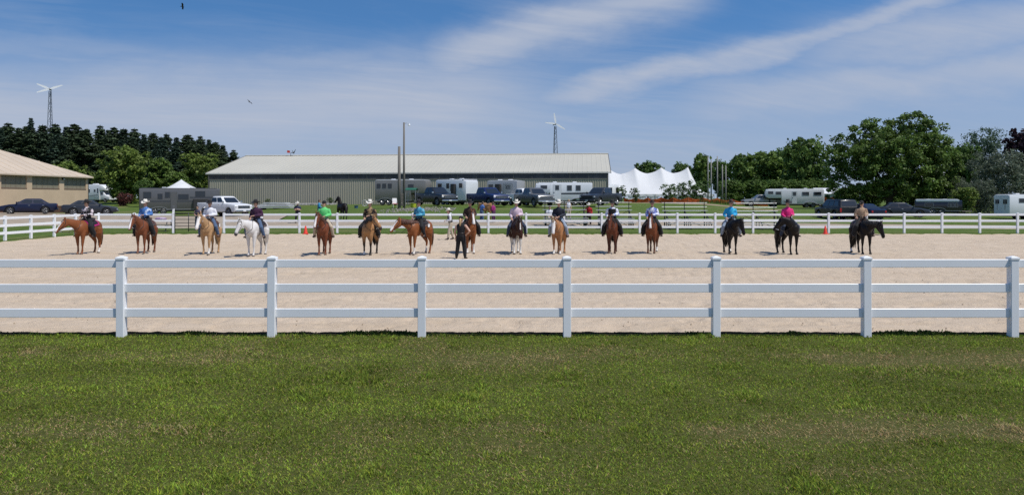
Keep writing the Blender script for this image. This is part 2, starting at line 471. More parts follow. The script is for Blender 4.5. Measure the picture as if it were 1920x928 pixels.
# gravel road behind the far fence, and the gravel apron at the left
def road(name, pts_lo, pts_hi, n, k, m, lift):
    """strip between two polylines given as (x, y)"""
    def interp(P, s):
        P = np.array(P, float); d = np.linspace(0, 1, len(P)); return np.stack([np.interp(s, d, P[:,0]), np.interp(s, d, P[:,1])], -1)
    s = np.linspace(0, 1, n); A, B = interp(pts_lo, s), interp(pts_hi, s)
    rows = []
    for j in range(k + 1):
        w = j / k; p = A*(1-w) + B*w
        e = (vnoise(p[:,0]*.5, p[:,1]*.5 + j) - .5) * (.9 if j in (0, k) else 0)
        p[:,1] += e
        rows.append(np.stack([p[:,0], p[:,1], gz(p[:,0], p[:,1]) + (lift if 0 < j < k else -.10)], -1))
    mb = MB(); mb.loft([r.tolist() for r in rows], cap=False, closed=False)
    return tag(mb.build(name, m, smooth=True), kind='structure')
GRAVEL = mat('gravel', (.37, .31, .245), .95, col2=(.29, .24, .18), scale=1.4, bump=.5, spec=.1)
road('gravel_road', [(-60, 54.5), (-20, 54.5), (0, 55.5), (40, 55)], [(-60, 63), (-20, 61), (0, 59.0), (40, 61)], 120, 10, GRAVEL, .085)
road('gravel_yard', [(-62, 61.5), (-38, 61), (-19, 60.5)], [(-62, 77), (-38, 78), (-21, 71)], 60, 22, GRAVEL, .085)
road('dirt_path', [(13, 112), (24, 96), (32, 88)], [(13.5, 114), (26, 98), (34, 89.5)], 40, 4, mat('dirt', (.33, .25, .18), .95, noise=.3, scale=1.2, spec=.1), .08)

# ---------------------------------------------------------------- the mown lawn in front
grid_obj('lawn_soil', np.linspace(-60, 60, 61), np.array([-20, -5, 0, 4, 8, AY0 - .09]), lambda x, y: np.full_like(x, .004), mat('thatch_soil', (.095, .098, .032), .95, col2=(.055, .064, .016), scale=14, bump=.6, spec=.05))
def lawn_blades():
    def field(n, y0, y1, h0, h1, w, spread=.74):
        # more blades where they show larger
        yv = y0 + (y1 - y0) * rng.random(n) ** 1.15
        xv = (rng.random(n) * 2 - 1) * (spread * yv + 1.0)
        return yv, xv
    N_ = 520000
    y, x = field(N_, 4.3, AY0 - .02, .03, .06, .005)
    n1 = vnoise(x*.7, y*.9, 3); n2 = vnoise(x*4, y*4, 2); nb = vnoise(x*.35 + 40, y*1.4 + 7, 4)
    dry = np.exp(-((y - 10.55 - (nb-.5)*.9) / .55) ** 2) * sst(vnoise(x*.30 + 5, y*.6, 3), .22, .50) * (.75 + .35*np.tanh((x + 1) / 3))
    dry += np.exp(-((y - 7.15 - (nb-.5)*.9) / .42) ** 2) * (.9 + .2*np.tanh(x / 4)) * sst(n1, .22, .52)
    dry += np.exp(-((y - 6.15 - (nb-.5)*.6) / .22) ** 2) * .6 * sst(x, -1.5, 1.5) * sst(n1, .35, .6)
    dry += .42 * sst(n1, .60, .78)
    dry = np.clip(dry, 0, 1)
    thin = rng.random(N_) < 1 - .35 * dry
    y, x, n1, n2, dry = y[thin], x[thin], n1[thin], n2[thin], dry[thin]; k = len(y)
    isdry = rng.random(k) < dry * .95 + .08
    h = (.014 + .020 * rng.random(k)) * (.75 + .6 * n2) * np.where(isdry, .8, 1.0)
    h *= 1 + .35 * sst(y, 12.0, 12.38); tuft = sst(vnoise(x*2.6 + 3, y*2.6 + 8, 2), .66, .80); h *= 1 + .9 * tuft
    w = (.0024 + .0028 * rng.random(k)) * (.6 + y / 14)
    a = rng.random(k) * 2 * np.pi; la = rng.random(k) * 2 * np.pi; lean = h * (.25 + .95 * rng.random(k)) * np.where(isdry, 1.5, 1.0)
    ca, sa = np.cos(a) * w, np.sin(a) * w; lx, ly = np.cos(la) * lean, np.sin(la) * lean
    z0 = np.full(k, -.006)
    V = np.empty((k, 4, 3))
    V[:,0] = np.stack([x-ca*.3, y-sa*.3, z0], -1); V[:,1] = np.stack([x+ca+lx*.35, y+sa+ly*.35, z0+h*.55], -1)
    V[:,2] = np.stack([x+lx, y+ly, z0+h], -1); V[:,3] = np.stack([x-ca+lx*.35, y-sa+ly*.35, z0+h*.55], -1)
    me = np_mesh('lawn_grass', V, 4)
    g = np.stack([.170 + .075*rng.random(k), .228 + .080*rng.random(k), .030 + .020*rng.random(k)], -1)
    g *= (.55 + .85 * vnoise(x*1.1 + 60, y*1.6, 3))[:, None] * (.65 + .8 * rng.random(k))[:, None]
    lim = rng.random(k) < .12; g[lim] *= np.array([1.35, 1.35, 1.1])
    d_ = np.stack([.36 + .14*rng.random(k), .285 + .10*rng.random(k), .135 + .05*rng.random(k)], -1)
    c = np.where(isdry[:, None], d_, g)
    set_cols(me, np.repeat(c, 4, axis=0))
    o = link('lawn_grass', me, mat('blade', (.1, .16, .03), .75, attr='tint', trans=.32, spec=.10))
    tag(o, 'short mown grass with dry straw coloured strips in the foreground', 'grass', kind='stuff')
    # ragged weeds along the sand edge under the fence
    k = 30000
    x = (rng.random(k) * 2 - 1) * 13; y = AY0 + .07 + rng.normal(0, .06, k)
    cl_ = vnoise(x*1.3 + 11, y*.1, 3); keep = rng.random(k) < .5 + .8 * sst(cl_, .35, .7); x, y, cl_ = x[keep], y[keep], cl_[keep]; k = len(x)
    h = (.014 + .026 * rng.random(k)) * (.5 + 1.4 * sst(cl_, .45, .75)); h[rng.random(k) < .01] *= 1.5
    w = .008 + .010 * rng.random(k); a = rng.random(k)*2*np.pi; la = rng.random(k)*2*np.pi; lean = h*(.2 + .8*rng.random(k))
    ca, sa = np.cos(a)*w, np.sin(a)*w; lx, ly = np.cos(la)*lean, np.sin(la)*lean; z0 = np.where(y > AY0, .0, -.01)
    V = np.empty((k, 4, 3))
    V[:,0] = np.stack([x, y, z0], -1); V[:,1] = np.stack([x+ca+lx*.5, y+sa+ly*.5, z0+h*.6], -1); V[:,2] = np.stack([x+lx, y+ly, z0+h], -1); V[:,3] = np.stack([x-ca+lx*.5, y-sa+ly*.5, z0+h*.6], -1)
    me = np_mesh('edge_weeds', V, 4)
    c = np.stack([.035 + .035*rng.random(k), .060 + .045*rng.random(k), .014 + .012*rng.random(k)], -1)
    set_cols(me, np.repeat(c, 4, axis=0))
    o = link('edge_weeds', me, mat('blade', (.1, .16, .03)))
    tag(o, 'ragged dark weeds along the sand edge under the near fence', 'weeds', kind='stuff')
lawn_blades()

# ragged strip of dark bare soil between turf and sand
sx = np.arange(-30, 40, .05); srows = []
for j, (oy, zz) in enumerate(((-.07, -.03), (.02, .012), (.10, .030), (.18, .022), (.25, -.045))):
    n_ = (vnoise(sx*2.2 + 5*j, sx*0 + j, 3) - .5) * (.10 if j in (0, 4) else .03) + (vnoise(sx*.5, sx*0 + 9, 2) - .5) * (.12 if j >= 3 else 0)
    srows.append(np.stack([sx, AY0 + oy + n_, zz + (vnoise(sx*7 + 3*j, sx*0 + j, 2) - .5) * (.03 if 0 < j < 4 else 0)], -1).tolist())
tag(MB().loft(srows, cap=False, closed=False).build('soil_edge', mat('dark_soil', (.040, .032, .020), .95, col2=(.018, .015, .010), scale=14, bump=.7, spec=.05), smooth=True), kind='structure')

# ---------------------------------------------------------------- vinyl fences
VINYL = mat('white_vinyl', (.80, .815, .83), .34, noise=.03, scale=1.2, spec=.45)
RAILS = ((.325, .47), (.733, .874), (1.142, 1.274))
def post_mesh():
    mb = MB(); w = .0635
    mb.bbox((-w, -w, -.12), (w, w, 1.285), .006); return mb.mesh('post')
def cap_mesh():
    mb = MB(); a, b = .0715, .0715
    sq = lambda s, z: [(-s,-s,z),(s,-s,z),(s,s,z),(-s,s,z)]
    mb.loft([sq(.068, 1.270), sq(a, 1.274), sq(a, 1.303), sq(.067, 1.312), sq(.018, 1.332)]); return mb.mesh('cap')
def rail_mesh(L, zlo, zhi):
    mb = MB(); mb.bbox((0, -.024, 0), (L, .024, zhi - zlo), .007); return mb.mesh('rail')
POST_ME, CAP_ME = post_mesh(), cap_mesh()
for me_ in (POST_ME, CAP_ME): me_.materials.append(VINYL)
def fence(name, label, pts, z=0.0, skip=(), lean=.004, tall=()):
    rt = root(name, label, 'fence', (pts[0][0], pts[0][1], z)); o0 = Vector((pts[0][0], pts[0][1], 0)); cache = {}
    for i, p in enumerate(pts):
        q = part('post', POST_ME, rt); q.location = Vector((p[0], p[1], 0)) - o0
        d = Vector(pts[min(i+1, len(pts)-1)]) - Vector(pts[max(i-1, 0)])
        q.rotation_euler = (random.uniform(-lean, lean), random.uniform(-lean, lean), math.atan2(d.y, d.x) + random.uniform(-.02, .02))
        part('cap', CAP_ME, q)
        if i in tall:
            mb = MB(); mb.bbox((-.055, -.055, 1.30), (.055, .055, 1.62), .008); mb.build('post_extension', VINYL, q)
            mb = MB(); mb.bbox((-.06, -.085, 1.60), (.06, .06, 1.80), .012); mb.build('latch_box', mat('grey_box', (.10, .105, .11), .5), q)
        if i + 1 < len(pts) and i not in skip:
            a, b = Vector((*p, 0)), Vector((*pts[i+1], 0)); d = b - a; L = d.length - .12
            key = round(L, 2)
            for lo, hi in RAILS:
                if (key, lo) not in cache:
                    cache[(key, lo)] = rail_mesh(L, lo, hi); cache[(key, lo)].materials.append(VINYL)
                r_ = part('rail', cache[(key, lo)], rt); r_.location = a + d.normalized() * .06 - o0 + Vector((0, 0, lo + random.uniform(-.004, .004)))
                r_.rotation_euler = (random.uniform(-.01, .01), random.uniform(-.0015, .0015), math.atan2(d.y, d.x))
    return rt
D0 = F / 113.8
npx = [wx_(p, D0) for p in (228, 510, 791, 1063, 1342, 1624, 1899)]
npx = [npx[0] - 2.46*k for k in range(8, 0, -1)] + npx + [npx[-1] + 2.44*k for k in range(1, 12)]
fence('vinyl_fence', 'white three rail vinyl fence between the lawn and the sand', [(x, D0) for x in npx])
DF = 48.95
fx0 = wx_(420, DF); SP = 70.85 / F * DF
far = [(fx0 + SP*k, DF) for k in range(0, 23)]
fence('vinyl_fence', 'white three rail vinyl fence along the far side of the arena, right of the gate', far)
leftf = [(wx_(185, DF), DF), (wx_(252, DF), DF), (wx_(325, DF), DF)]
side = [(AX0 - .15 - .012*k, DF - 2.15*k) for k in range(1, 17)]
fence('vinyl_fence', 'white vinyl fence rounding the left end of the arena, left of the pipe gate', list(reversed(side)) + leftf, tall=(len(side) + 2,))
# pipe gate in the opening
STEEL = mat('dark_steel', (.045, .05, .05), .5, metal=.6)
def pipe_gate():
    x0, x1 = wx_(328, DF), wx_(377, DF)
    rt = root('pipe_gate', 'dark steel pipe gate standing between the white fence ends', 'gate', (x0, DF, 0), R(6)); L = x1 - x0
    for z in (.25, .46, .68, .90, 1.12, 1.32):
        MB().tube([(0,0,z),(L,0,z)], .022, 6).build('rail', STEEL, rt, True)
    for x in (0.0, L*.5, L):
        MB().tube([(x,0,.1 if x == L*.5 else .0),(x,0,1.36)], .026, 6).build('upright', STEEL, rt, True)
pipe_gate()

# ---------------------------------------------------------------- barn
TIN_W = mat('barn_tan_metal', (.375, .35, .275), .5, noise=.10, scale=.25, spec=.4, stretch=(1, 1, .2))
TIN_R = mat('barn_roof_metal', (.53, .50, .41), .42, noise=.07, scale=.18, spec=.45)
DARKP = mat('dark_translucent_panel', (.022, .026, .032), .35, col2=(.055, .06, .066), scale=.9, thr=(.4, .75))
TRIM = mat('pale_trim', (.62, .60, .55), .5)
def barn():
    A, B = Vector((-40.7, 100.2, 0)), Vector((12.2, 95.0, 0)); d = B - A; L = d.length
    rt = root('barn', 'long tan metal riding barn with a pale low pitched roof', 'barn', (A.x, A.y, 1.2), math.atan2(d.y, d.x))
    ez, rz, W = 5.56 - 1.2, 8.55 - 1.2, 24.0; band = .84
    def ribbed(name, mtl, p0, p1, z0, z1, step=.30, dep=.035, parent=rt):
        """ribbed sheet from p0 to p1 (plan), outward to the right of travel"""
        p0, p1 = Vector((*p0, 0)), Vector((*p1, 0)); dd = (p1 - p0); LL = dd.length; dd.normalize(); nn = Vector((dd.y, -dd.x, 0))
        prof = []; s = 0.0
        while s < LL:
            for a, o in ((0, 0), (.20, 0), (.225, dep), (.275, dep)):
                if s + a < LL: prof.append((s + a, o))
            s += step
        prof.append((LL, 0))
        zl = z0 if callable(z0) else (lambda q: z0); zh = z1 if callable(z1) else (lambda q: z1)
        rings = [[p0 + dd*q + nn*o + Vector((0,0,zl(q))) for q, o in prof], [p0 + dd*q + nn*o + Vector((0,0,zh(q))) for q, o in prof]]
        return MB().loft(rings, cap=False, closed=False).build(name, mtl, parent, fix=False)
    ribbed('wall', TIN_W, (0, 0), (L, 0), -.6, ez - band)
    ribbed('wall', TIN_W, (L, 0), (L, W), -.6, lambda q: ez + (rz-ez) * (1 - abs(q - W/2)/(W/2)) - .05)
    ribbed('wall', TIN_W, (0, W), (0, 0), -.6, lambda q: ez + (rz-ez) * (1 - abs(q - W/2)/(W/2)) - .05)
    ribbed('wall', TIN_W, (L, W), (0, W), -.6, ez)
    # dark clerestory panels under the eaves, one after another
    n = 22; pw = L / n
    for i in range(n):
        MB().box((i*pw + .03, -.02, ez - band + .09), ((i+1)*pw - .03, .04, ez)).build('clerestory_panel', DARKP, rt)
        MB().box(((i+1)*pw - .03, -.035, ez - band + .09), ((i+1)*pw + .03, .03, ez)).build('mullion', mat('mullion', (.12, .115, .10), .6), rt)
    MB().box((-.05, -.07, ez - band), (L + .05, .06, ez - band + .085)).build('girt_trim', mat('girt', (.21, .20, .165), .55), rt)
    for x in (-.06, L - .10):
        MB().box((x, -.075, -.6), (x + .16, .12, ez - .01)).build('corner_trim', mat('dark_trim', (.10, .095, .08), .6), rt)
    # roof slopes, ribbed
    ov = .14; sl = (rz - ez) / (W/2)
    for sgn in (0, 1):
        prof = []; s = -.4
        while s < L + .4:
            for a, o in ((0, 0), (.52, 0), (.55, .02), (.60, .02)):
                if s + a < L + .4: prof.append((s + a, o))
            s += .63
        prof.append((L + .4, 0))
        y0, y1 = (-ov, W/2) if sgn == 0 else (W + ov, W/2)
        zE = ez - sl * ov + .12
        r0 = [(q, y0, zE + o) for q, o in prof]; r1 = [(q, y1, rz + .12 + o) for q, o in prof]
        MB().loft([r0, r1], cap=False, closed=False).build('roof', TIN_R, rt, fix=False)
        MB().box((-.4, min(y0, y0 + (.05 if sgn == 0 else -.05)), zE - .16), (L + .4, max(y0, y0 + (.05 if sgn == 0 else -.05)), zE - .01)).build('fascia', TRIM, rt)
    MB().loft([[(-.42, W/2 - .35, rz + .10), (-.42, W/2, rz + .20), (-.42, W/2 + .35, rz + .10), (-.42, W/2, rz + .05)],
               [(L + .42, W/2 - .35, rz + .10), (L + .42, W/2, rz + .20), (L + .42, W/2 + .35, rz + .10), (L + .42, W/2, rz + .05)]]).build('ridge_cap', TIN_R, rt)
    for x, sx in ((-.42, -1), (L + .36, 1)):
        for y0, y1 in ((-ov, W/2), (W + ov, W/2)):
            zE = ez - sl*ov
            MB().loft([[(x, y0, zE - .1), (x + .06, y0, zE - .1), (x + .06, y0, zE + .16), (x, y0, zE + .16)], [(x, y1, rz - .1), (x + .06, y1, rz - .1), (x + .06, y1, rz + .16), (x, y1, rz + .16)]]).build('rake_trim', mat('dark_trim', (.1, .095, .08)), rt)
    # weathervane with a running horse on the ridge
    return rt, A, d.normalized(), L
BARN, BA, BD, BL = barn()
def weathervane():
    x, y = wx_(545, 111.0), 111.0
    rt = root('weathervane', 'small red and dark weathervane on the barn ridge', 'weathervane', (x, y, 8.62))
    MB().tube([(0,0,-.3),(0,0,.45)], .03, 5).build('rod', STEEL, rt)
    MB().loft([[(-.55,-.02,.42),(-.1,-.02,.40),(-.1,-.02,.72),(-.5,-.02,.80)],[(-.55,.02,.42),(-.1,.02,.40),(-.1,.02,.72),(-.5,.02,.80)]]).build('red_vane', mat('vane_red', (.45,.05,.03), .5), rt)
    MB().tube([(.1,0,.45),(.45,0,.35),(.75,0,.95)], [.05,.09,.02], 6).tube([(.45,0,.38),(.2,0,.80)], [.08,.02], 6).build('arrow', STEEL, rt)
weathervane()

# ---------------------------------------------------------------- tan building at the left
def tan_building():
    P0, P1 = Vector((-52.6, 76.7, 0)), Vector((-51.1, 90.0, 0)); d = (P1 - P0).normalized()
    S = P1 - d * 34.0
    rt = root('tan_building', 'tan stucco building with a low hipped roof at the left edge', 'building', (S.x, S.y, .35), math.atan2(d.y, d.x))
    L, Wd = 34.0, 26.0; ez = 4.83 - .35; sl = .44; ov = .42
    STUC = mat('tan_stucco', (.55, .42, .29), .85, noise=.10, scale=.6, bump=.25, spec=.15)
    BRN = mat('brown_base', (.12, .065, .045), .8, noise=.15, scale=.8, spec=.2)
    SCR = mat('window_screen', (.235, .215, .155), .7, col2=(.20, .18, .13), scale=2.0, stretch=(1, 6, .3), spec=.3)
    # local: x along the wall away from the viewer, wall face at y=0 facing -y (to the right of the picture)
    along = lambda px: (P0 - S).length + (lambda u: ((P0.x - u*P0.y) / (u*d.y - d.x)))((px - CX)/F)
    base = 1.05
    panes = [(along(-70), along(-10)), (along(2), along(50)), (along(60), along(111)), (along(120), along(161))]
    zs0, zs1 = 3.02, 4.32
    MB().box((0, 0, -.8), (L, .35, base)).build('base_course', BRN, rt)
    MB().box((-.0, -.03, base), (L + .02, .34, base + .05)).build('drip_edge', mat('drip', (.30, .21, .14), .8), rt)
    MB().box((0, -.02, base + .05), (L, .34, zs0)).build('wall', STUC, rt)
    MB().box((0, -.02, zs1), (L, .34, ez)).build('wall', STUC, rt)
    edges = [0.0] + [v for p in panes for v in p] + [L]
    for a, b in zip(edges[0::2], edges[1::2]):
        if b > a: MB().box((a, -.02, zs0), (b, .34, zs1)).build('wall', STUC, rt)
    for a, b in panes:
        w = MB().box((a, .10, zs0), (b, .20, zs1)).build('window', SCR, rt)
        MB().box((a, -.05, zs0 - .07), (b, .12, zs0 + .02)).build('sill', mat('sill_dark', (.16, .10, .07), .8), w)
        n = 5
        for i in range(1, n):
            x = a + (b - a) * i / n
            MB().box((x - .02, .07, zs0), (x + .02, .11, zs1)).build('mullion', SCR, w)
    for nm, lo, hi in (('end_wall', (L - .34, .34, -.8), (L, Wd, ez)), ('end_wall', (0, .34, -.8), (.34, Wd, ez)), ('back_wall', (0, Wd, -.8), (L, Wd + .3, ez))):
        MB().box(lo, hi).build(nm, STUC, rt)
    MB().box((L - .06, -.05, -.7), (L + .05, .05, ez)).build('downpipe', mat('dark_trim', (.1, .095, .08)), rt)
    xl = along(117)
    lm = MB().bbox((xl - .16, -.22, 4.05), (xl + .16, -.02, 4.27), .03).build('wall_lamp', mat('lamp_dark', (.03, .028, .025), .5), rt)
    MB().box((xl - .12, -.235, 4.07), (xl + .12, -.222, 4.17)).build('lens', mat('lamp_lens', (.6, .58, .5), .3), lm)
    RF = mat('tan_roof_metal', (.56, .46, .35), .5, noise=.08, scale=.4, spec=.4)
    e = [(-ov, -ov), (L + ov, -ov), (L + ov, Wd + ov), (-ov, Wd + ov)]; h = (Wd/2 + ov) * sl; ridge = [(Wd/2, Wd/2), (L - Wd/2, Wd/2)]
    zt = ez + .02
    v = [(x, y, zt) for x, y in e] + [(x, y, zt + h) for x, y in ridge] + [(x, y, zt - .14) for x, y in e]
    f = [(0,1,5,4),(1,2,5),(2,3,4,5),(3,0,4),(0,6,7,1),(1,7,8,2),(2,8,9,3),(3,9,6,0),(6,9,8,7)]
    MB().add(v, f).build('roof', RF, rt)
    # standing seams
    sm = MB(); 
    for i in range(1, 26):
        y = 0; x = -ov + i * (L + 2*ov) / 26
        top = min(x + ov, L + ov - x, Wd/2 + ov)
        sm.loft([[(x-.02,-ov,zt+.005),(x+.02,-ov,zt+.005),(x,-ov,zt+.05)],[(x-.02,-ov+top,zt+.005+top*sl),(x+.02,-ov+top,zt+.005+top*sl),(x,-ov+top,zt+.05+top*sl)]])
    sm.build('roof_seams', RF, rt)
tan_building()

# ---------------------------------------------------------------- tents
CANVAS = mat('white_canvas', (.80, .81, .82), .6, noise=.04, scale=.5, trans=.25, spec=.2)
def big_tent():
    D = 139.0; pk = [wx_(p, D) for p in (1092, 1141, 1190.5, 1240, 1290)]; zp = [wz_(p, D) for p in (317, 316, 314.7, 314, 313.3)]
    ze, zg = wz_(364.5, D), 1.0; x0, x1 = pk[0] - 5, wx_(1322, D); hw = 6.2
    rt = root('marquee_tent', 'large white peaked marquee tent beyond the right end of the barn', 'tent', (pk[2], D, zg))
    nx, ny = 96, 24; V = []; 
    for j in range(ny + 1):
        t_ = j / ny * 2 - 1; row = []
        for i in range(nx + 1):
            x = x0 + (x1 - x0) * i / nx; y = t_ * hw
            # ends drop to the eave too
            edge = min(1.0, (x - x0) / 5.0, (x1 - x) / ((x1 - pk[-1]))) ; edge = max(0.0, edge)
            # catenary ridge from pole to pole, concave fall from ridge to eave
            q = min(pk, key=lambda p_: abs(p_ - x)); zq = zp[pk.index(q)]; dpk = abs(x - q) / 2.46
            if x > pk[-1]: rz_ = ze + (zp[-1] - ze) * max(0.0, 1 - (x - pk[-1]) / (x1 - pk[-1])) ** 1.45
            elif x < pk[0]: rz_ = ze + (zp[0] - ze) * max(0.0, (x - x0) / (pk[0] - x0)) ** 1.45
            else: rz_ = zq - 1.08 * (1 - (1 - min(1, dpk)) ** 1.9)
            z = ze + (rz_ - ze) * (1 - abs(t_)) ** 1.22
            row.append((x - pk[2], y, z - zg))
        V.append(row)
    mb = MB(); mb.loft(V, cap=False, closed=False); mb.build('canopy', CANVAS, rt, True)
    for s in (-1, 1):
        pts = [(x0 + (x1-x0)*i/60 - pk[2], s*hw, ze - zg) for i in range(61)]
        MB().loft([pts, [(p[0], p[1] + .03*math.sin(i*1.9), p[2] - .35 - .12*math.cos(i*math.pi/2)**2) for i, p in enumerate(pts)]], cap=False, closed=False).build('valance', CANVAS, rt)
    for a, b in ((wx_(1168, D), wx_(1200, D)), (wx_(1206, D), wx_(1222, D)), (wx_(1232, D), wx_(1320, D))):
        n = 24
        MB().loft([[(a + (b-a)*i/n - pk[2], -hw + .05 + .05*(i % 2), z) for i in range(n+1)] for z in (ze - zg, 0)], cap=False, closed=False).build('side_curtain', CANVAS, rt)
    for p, z in zip(pk, zp):
        MB().tube([(p - pk[2], 0, 0), (p - pk[2], 0, z - zg + .3)], .06, 6).build('centre_pole', mat('pole_grey', (.35,.35,.35), .5), rt)
    for i in range(9):
        x = x0 + (x1-x0)*i/8 - pk[2]
        MB().tube([(x, -hw, 0), (x, -hw, ze - zg)], .04, 6).build('side_pole', mat('pole_grey', (.35,.35,.35)), rt)
        MB().tube([(x, -hw, ze - zg), (x, -hw - 2.2, .1)], .012, 4).build('guy_rope', mat('rope', (.6,.58,.5), .8), rt)
big_tent()
def small_tent():
    D = 104.0; x = wx_(340, D); zg = gzf(x, D); zt = wz_(337, D); hw = (wx_(368, D) - wx_(308, D)) / 2; ze = wz_(357, D)
    rt = root('canopy_tent', 'white peaked canopy tent behind the dark grey trailer', 'tent', (x, D, zg))
    rings = []
    for k in range(9):
        t_ = k / 8; r = hw * (1 - t_) + .03; z = ze + (zt - ze) * (t_ ** 1.5) - zg
        rings.append([(-r,-r,z),(0,-r,z+.02),(r,-r,z),(r,0,z+.02),(r,r,z),(0,r,z+.02),(-r,r,z),(-r,0,z+.02)])
    MB().loft(rings).build('canopy', CANVAS, rt, 50)
    for sx in (-1, 1):
        for sy in (-1, 1):
            MB().tube([(sx*hw*.97, sy*hw*.97, 0), (sx*hw*.97, sy*hw*.97, ze - zg)], .04, 6).build('leg', mat('pole_grey', (.35,.35,.35)), rt)
    MB().loft([[(-hw,-hw-.01,ze-zg),(hw,-hw-.01,ze-zg)],[(-hw,-hw-.01,ze-zg-.3),(hw,-hw-.01,ze-zg-.3)]], cap=False, closed=False).build('valance', CANVAS, rt)
small_tent()
# ---------------------------------------------------------------- trees
BARK = mat('bark', (.11, .085, .065), .95, noise=.4, scale=4, bump=.5, spec=.1)
LEAF = mat('leaf', (.07, .12, .03), .55, attr='tint', trans=.32, spec=.25)
NEEDLE = mat('needle', (.03, .06, .02), .6, attr='tint', trans=.12, spec=.2)
def leaf_quads(P, Nrm, size, r, aspect=.6, jit=.9):
    k = len(P); n = Nrm + r.normal(0, jit, (k, 3)); n /= np.linalg.norm(n, axis=1)[:, None] + 1e-9
    ref = r.normal(0, 1, (k, 3)); a = np.cross(n, ref); a /= np.linalg.norm(a, axis=1)[:, None] + 1e-9; b = np.cross(n, a)
    s = (size * (.6 + .8 * r.random(k)))[:, None]
    return np.stack([P - a*s, P + b*s*aspect + n*s*.12, P + a*s, P - b*s*aspect + n*s*.12], 1)
def crown_mesh(name, blobs, nleaf, size, col, seed, var=.35, sub=26, aspect=.6):
    """blobs: (centre, radii); every blob carries many leafy sprays, so the outline is broken and gaps stay"""
    r = np.random.default_rng(seed); P, Nn, C = [], [], []
    vol = np.array([b[1][0]*b[1][1] + b[1][1]*b[1][2] for b in blobs]); share = vol / vol.sum()
    for (c, rad), sh in zip(blobs, share):
        c, rad = np.array(c, float), np.array(rad, float)
        ns = max(6, int(sub * (sh * len(blobs)) ** .5)); nl = int(nleaf * sh / ns) + 1
        for _ in range(ns):
            d = r.normal(0, 1, 3); d /= np.linalg.norm(d); q = r.random() ** .33 * .30 + .72
            sc_ = c + d * rad * q; sr = rad.mean() * (.20 + .22 * r.random())
            dd = r.normal(0, 1, (nl, 3)); dd /= np.linalg.norm(dd, axis=1)[:, None]
            pts = sc_ + dd * (sr * (.35 + .75 * r.random(nl)))[:, None] * np.array([1.15, 1.15, .75])
            P.append(pts); Nn.append(dd * .6 + d * .5 + np.array([0, 0, .55]))
            tone = 1 + var * (r.random() - .5) * 1.5
            C.append(np.tile(np.array(col) * tone, (nl, 1)) * (1 + .5 * (r.random((nl, 1)) - .5)))
    P, Nn, C = np.concatenate(P), np.concatenate(Nn), np.concatenate(C)
    V = leaf_quads(P, Nn, size, r, aspect)
    me = np_mesh(name, V, 4); set_cols(me, np.repeat(np.clip(C, .005, 1), 4, axis=0)); return me
def trunk_mesh(name, h, r0, limbs, seed, lean=.0):
    rd = random.Random(seed); mb = MB()
    pts = [(lean*h*t_ + rd.uniform(-.03,.03)*h*t_, rd.uniform(-.03,.03)*h*t_, h*t_) for t_ in (0, .15, .4, .7, 1)]
    mb.tube([(0,0,-.4)] + pts, [r0*1.5, r0*1.25, r0, r0*.8, r0*.55, r0*.2], 8)
    for (t_, tip, rr) in limbs:
        i = t_ * 4; k = min(3, int(i)); p = Vector(pts[k]).lerp(Vector(pts[k+1]), i - k); q = Vector(tip)
        mid = p.lerp(q, .5) + Vector((0, 0, -.06 * (q - p).length)); mb.tube([p, mid, q], [rr, rr*.7, rr*.2], 6)
    return mb.mesh(name)
def make_tree(name, label, cat, loc, crown, trunk, leafmat, scale=1.0, rz=0.0, group=None, sxy=1.0):
    t_ = root(name, label, cat, loc, rz, group); t_.scale = (scale*sxy, scale*sxy, scale)
    c = part('crown', crown, t_); 
    if not crown.materials: crown.materials.append(leafmat)
    if trunk is not None:
        if not trunk.materials: trunk.materials.append(BARK)
        part('trunk', trunk, t_)
    return t_

# --- conifers -----------------------------------------------------------
def pine_meshes(seed, h, rmax, bare=.12, col=(.046, .072, .040)):
    r = np.random.default_rng(seed); rd = random.Random(seed); P, Nn, C = [], [], []
    mb = MB(); mb.tube([(0,0,-.5),(0,0,h*.5),(0,0,h)], [.26,.17,.03], 7)
    z = h * bare
    while z < h * .985:
        t_ = (z / h - bare) / (1 - bare); R_ = rmax * (1 - t_) ** .95 * (.75 + .5 * rd.random()) + .12
        nb = rd.randint(4, 6); a0 = rd.random() * 6.28
        for b in range(nb):
            a = a0 + 6.283 * b / nb + rd.uniform(-.3, .3); Lb = R_ * rd.uniform(.65, 1.15); rise = rd.uniform(.05, .32) * Lb
            tip = np.array([math.cos(a)*Lb, math.sin(a)*Lb, z + rise]); st = np.array([0, 0, z])
            mb.tube([st, st*.5 + tip*.5 - np.array([0,0,.1]), tip], [.05, .035, .012], 4)
            n = int(30 + 52 * Lb); s = r.random(n) ** .6
            pts = st + (tip - st) * s[:, None] + r.normal(0, 1, (n, 3)) * np.array([.20, .20, .10]) * (.5 + Lb * .20)
            P.append(pts); Nn.append(np.tile([math.cos(a)*.3, math.sin(a)*.3, .9], (n, 1)))
            C.append(np.tile(np.array(col) * (.75 + .6*rd.random()), (n, 1)) * (1 + .5*(r.random((n,1)) - .5)))
        z += rd.uniform(.45, .8) * (1.0 if t_ < .75 else .7)
    P, Nn, C = np.concatenate(P), np.concatenate(Nn), np.concatenate(C)
    V = leaf_quads(P, Nn, .27, r, .30, .7)
    me = np_mesh('crown', V, 4); set_cols(me, np.repeat(np.clip(C, .004, 1), 4, axis=0)); me.materials.append(NEEDLE)
    tm = mb.mesh('trunk'); tm.materials.append(BARK); return me, tm
PINES = [pine_meshes(11, 17, 3.9), pine_meshes(12, 16, 4.4, .10, (.052, .078, .038)), pine_meshes(13, 18, 3.4, .10, (.040, .068, .044)), pine_meshes(14, 15, 4.8, .22, (.054, .080, .036))]
SPRUCE = pine_meshes(21, 18, 2.9, .06, (.040, .068, .050))
rd = random.Random(5)
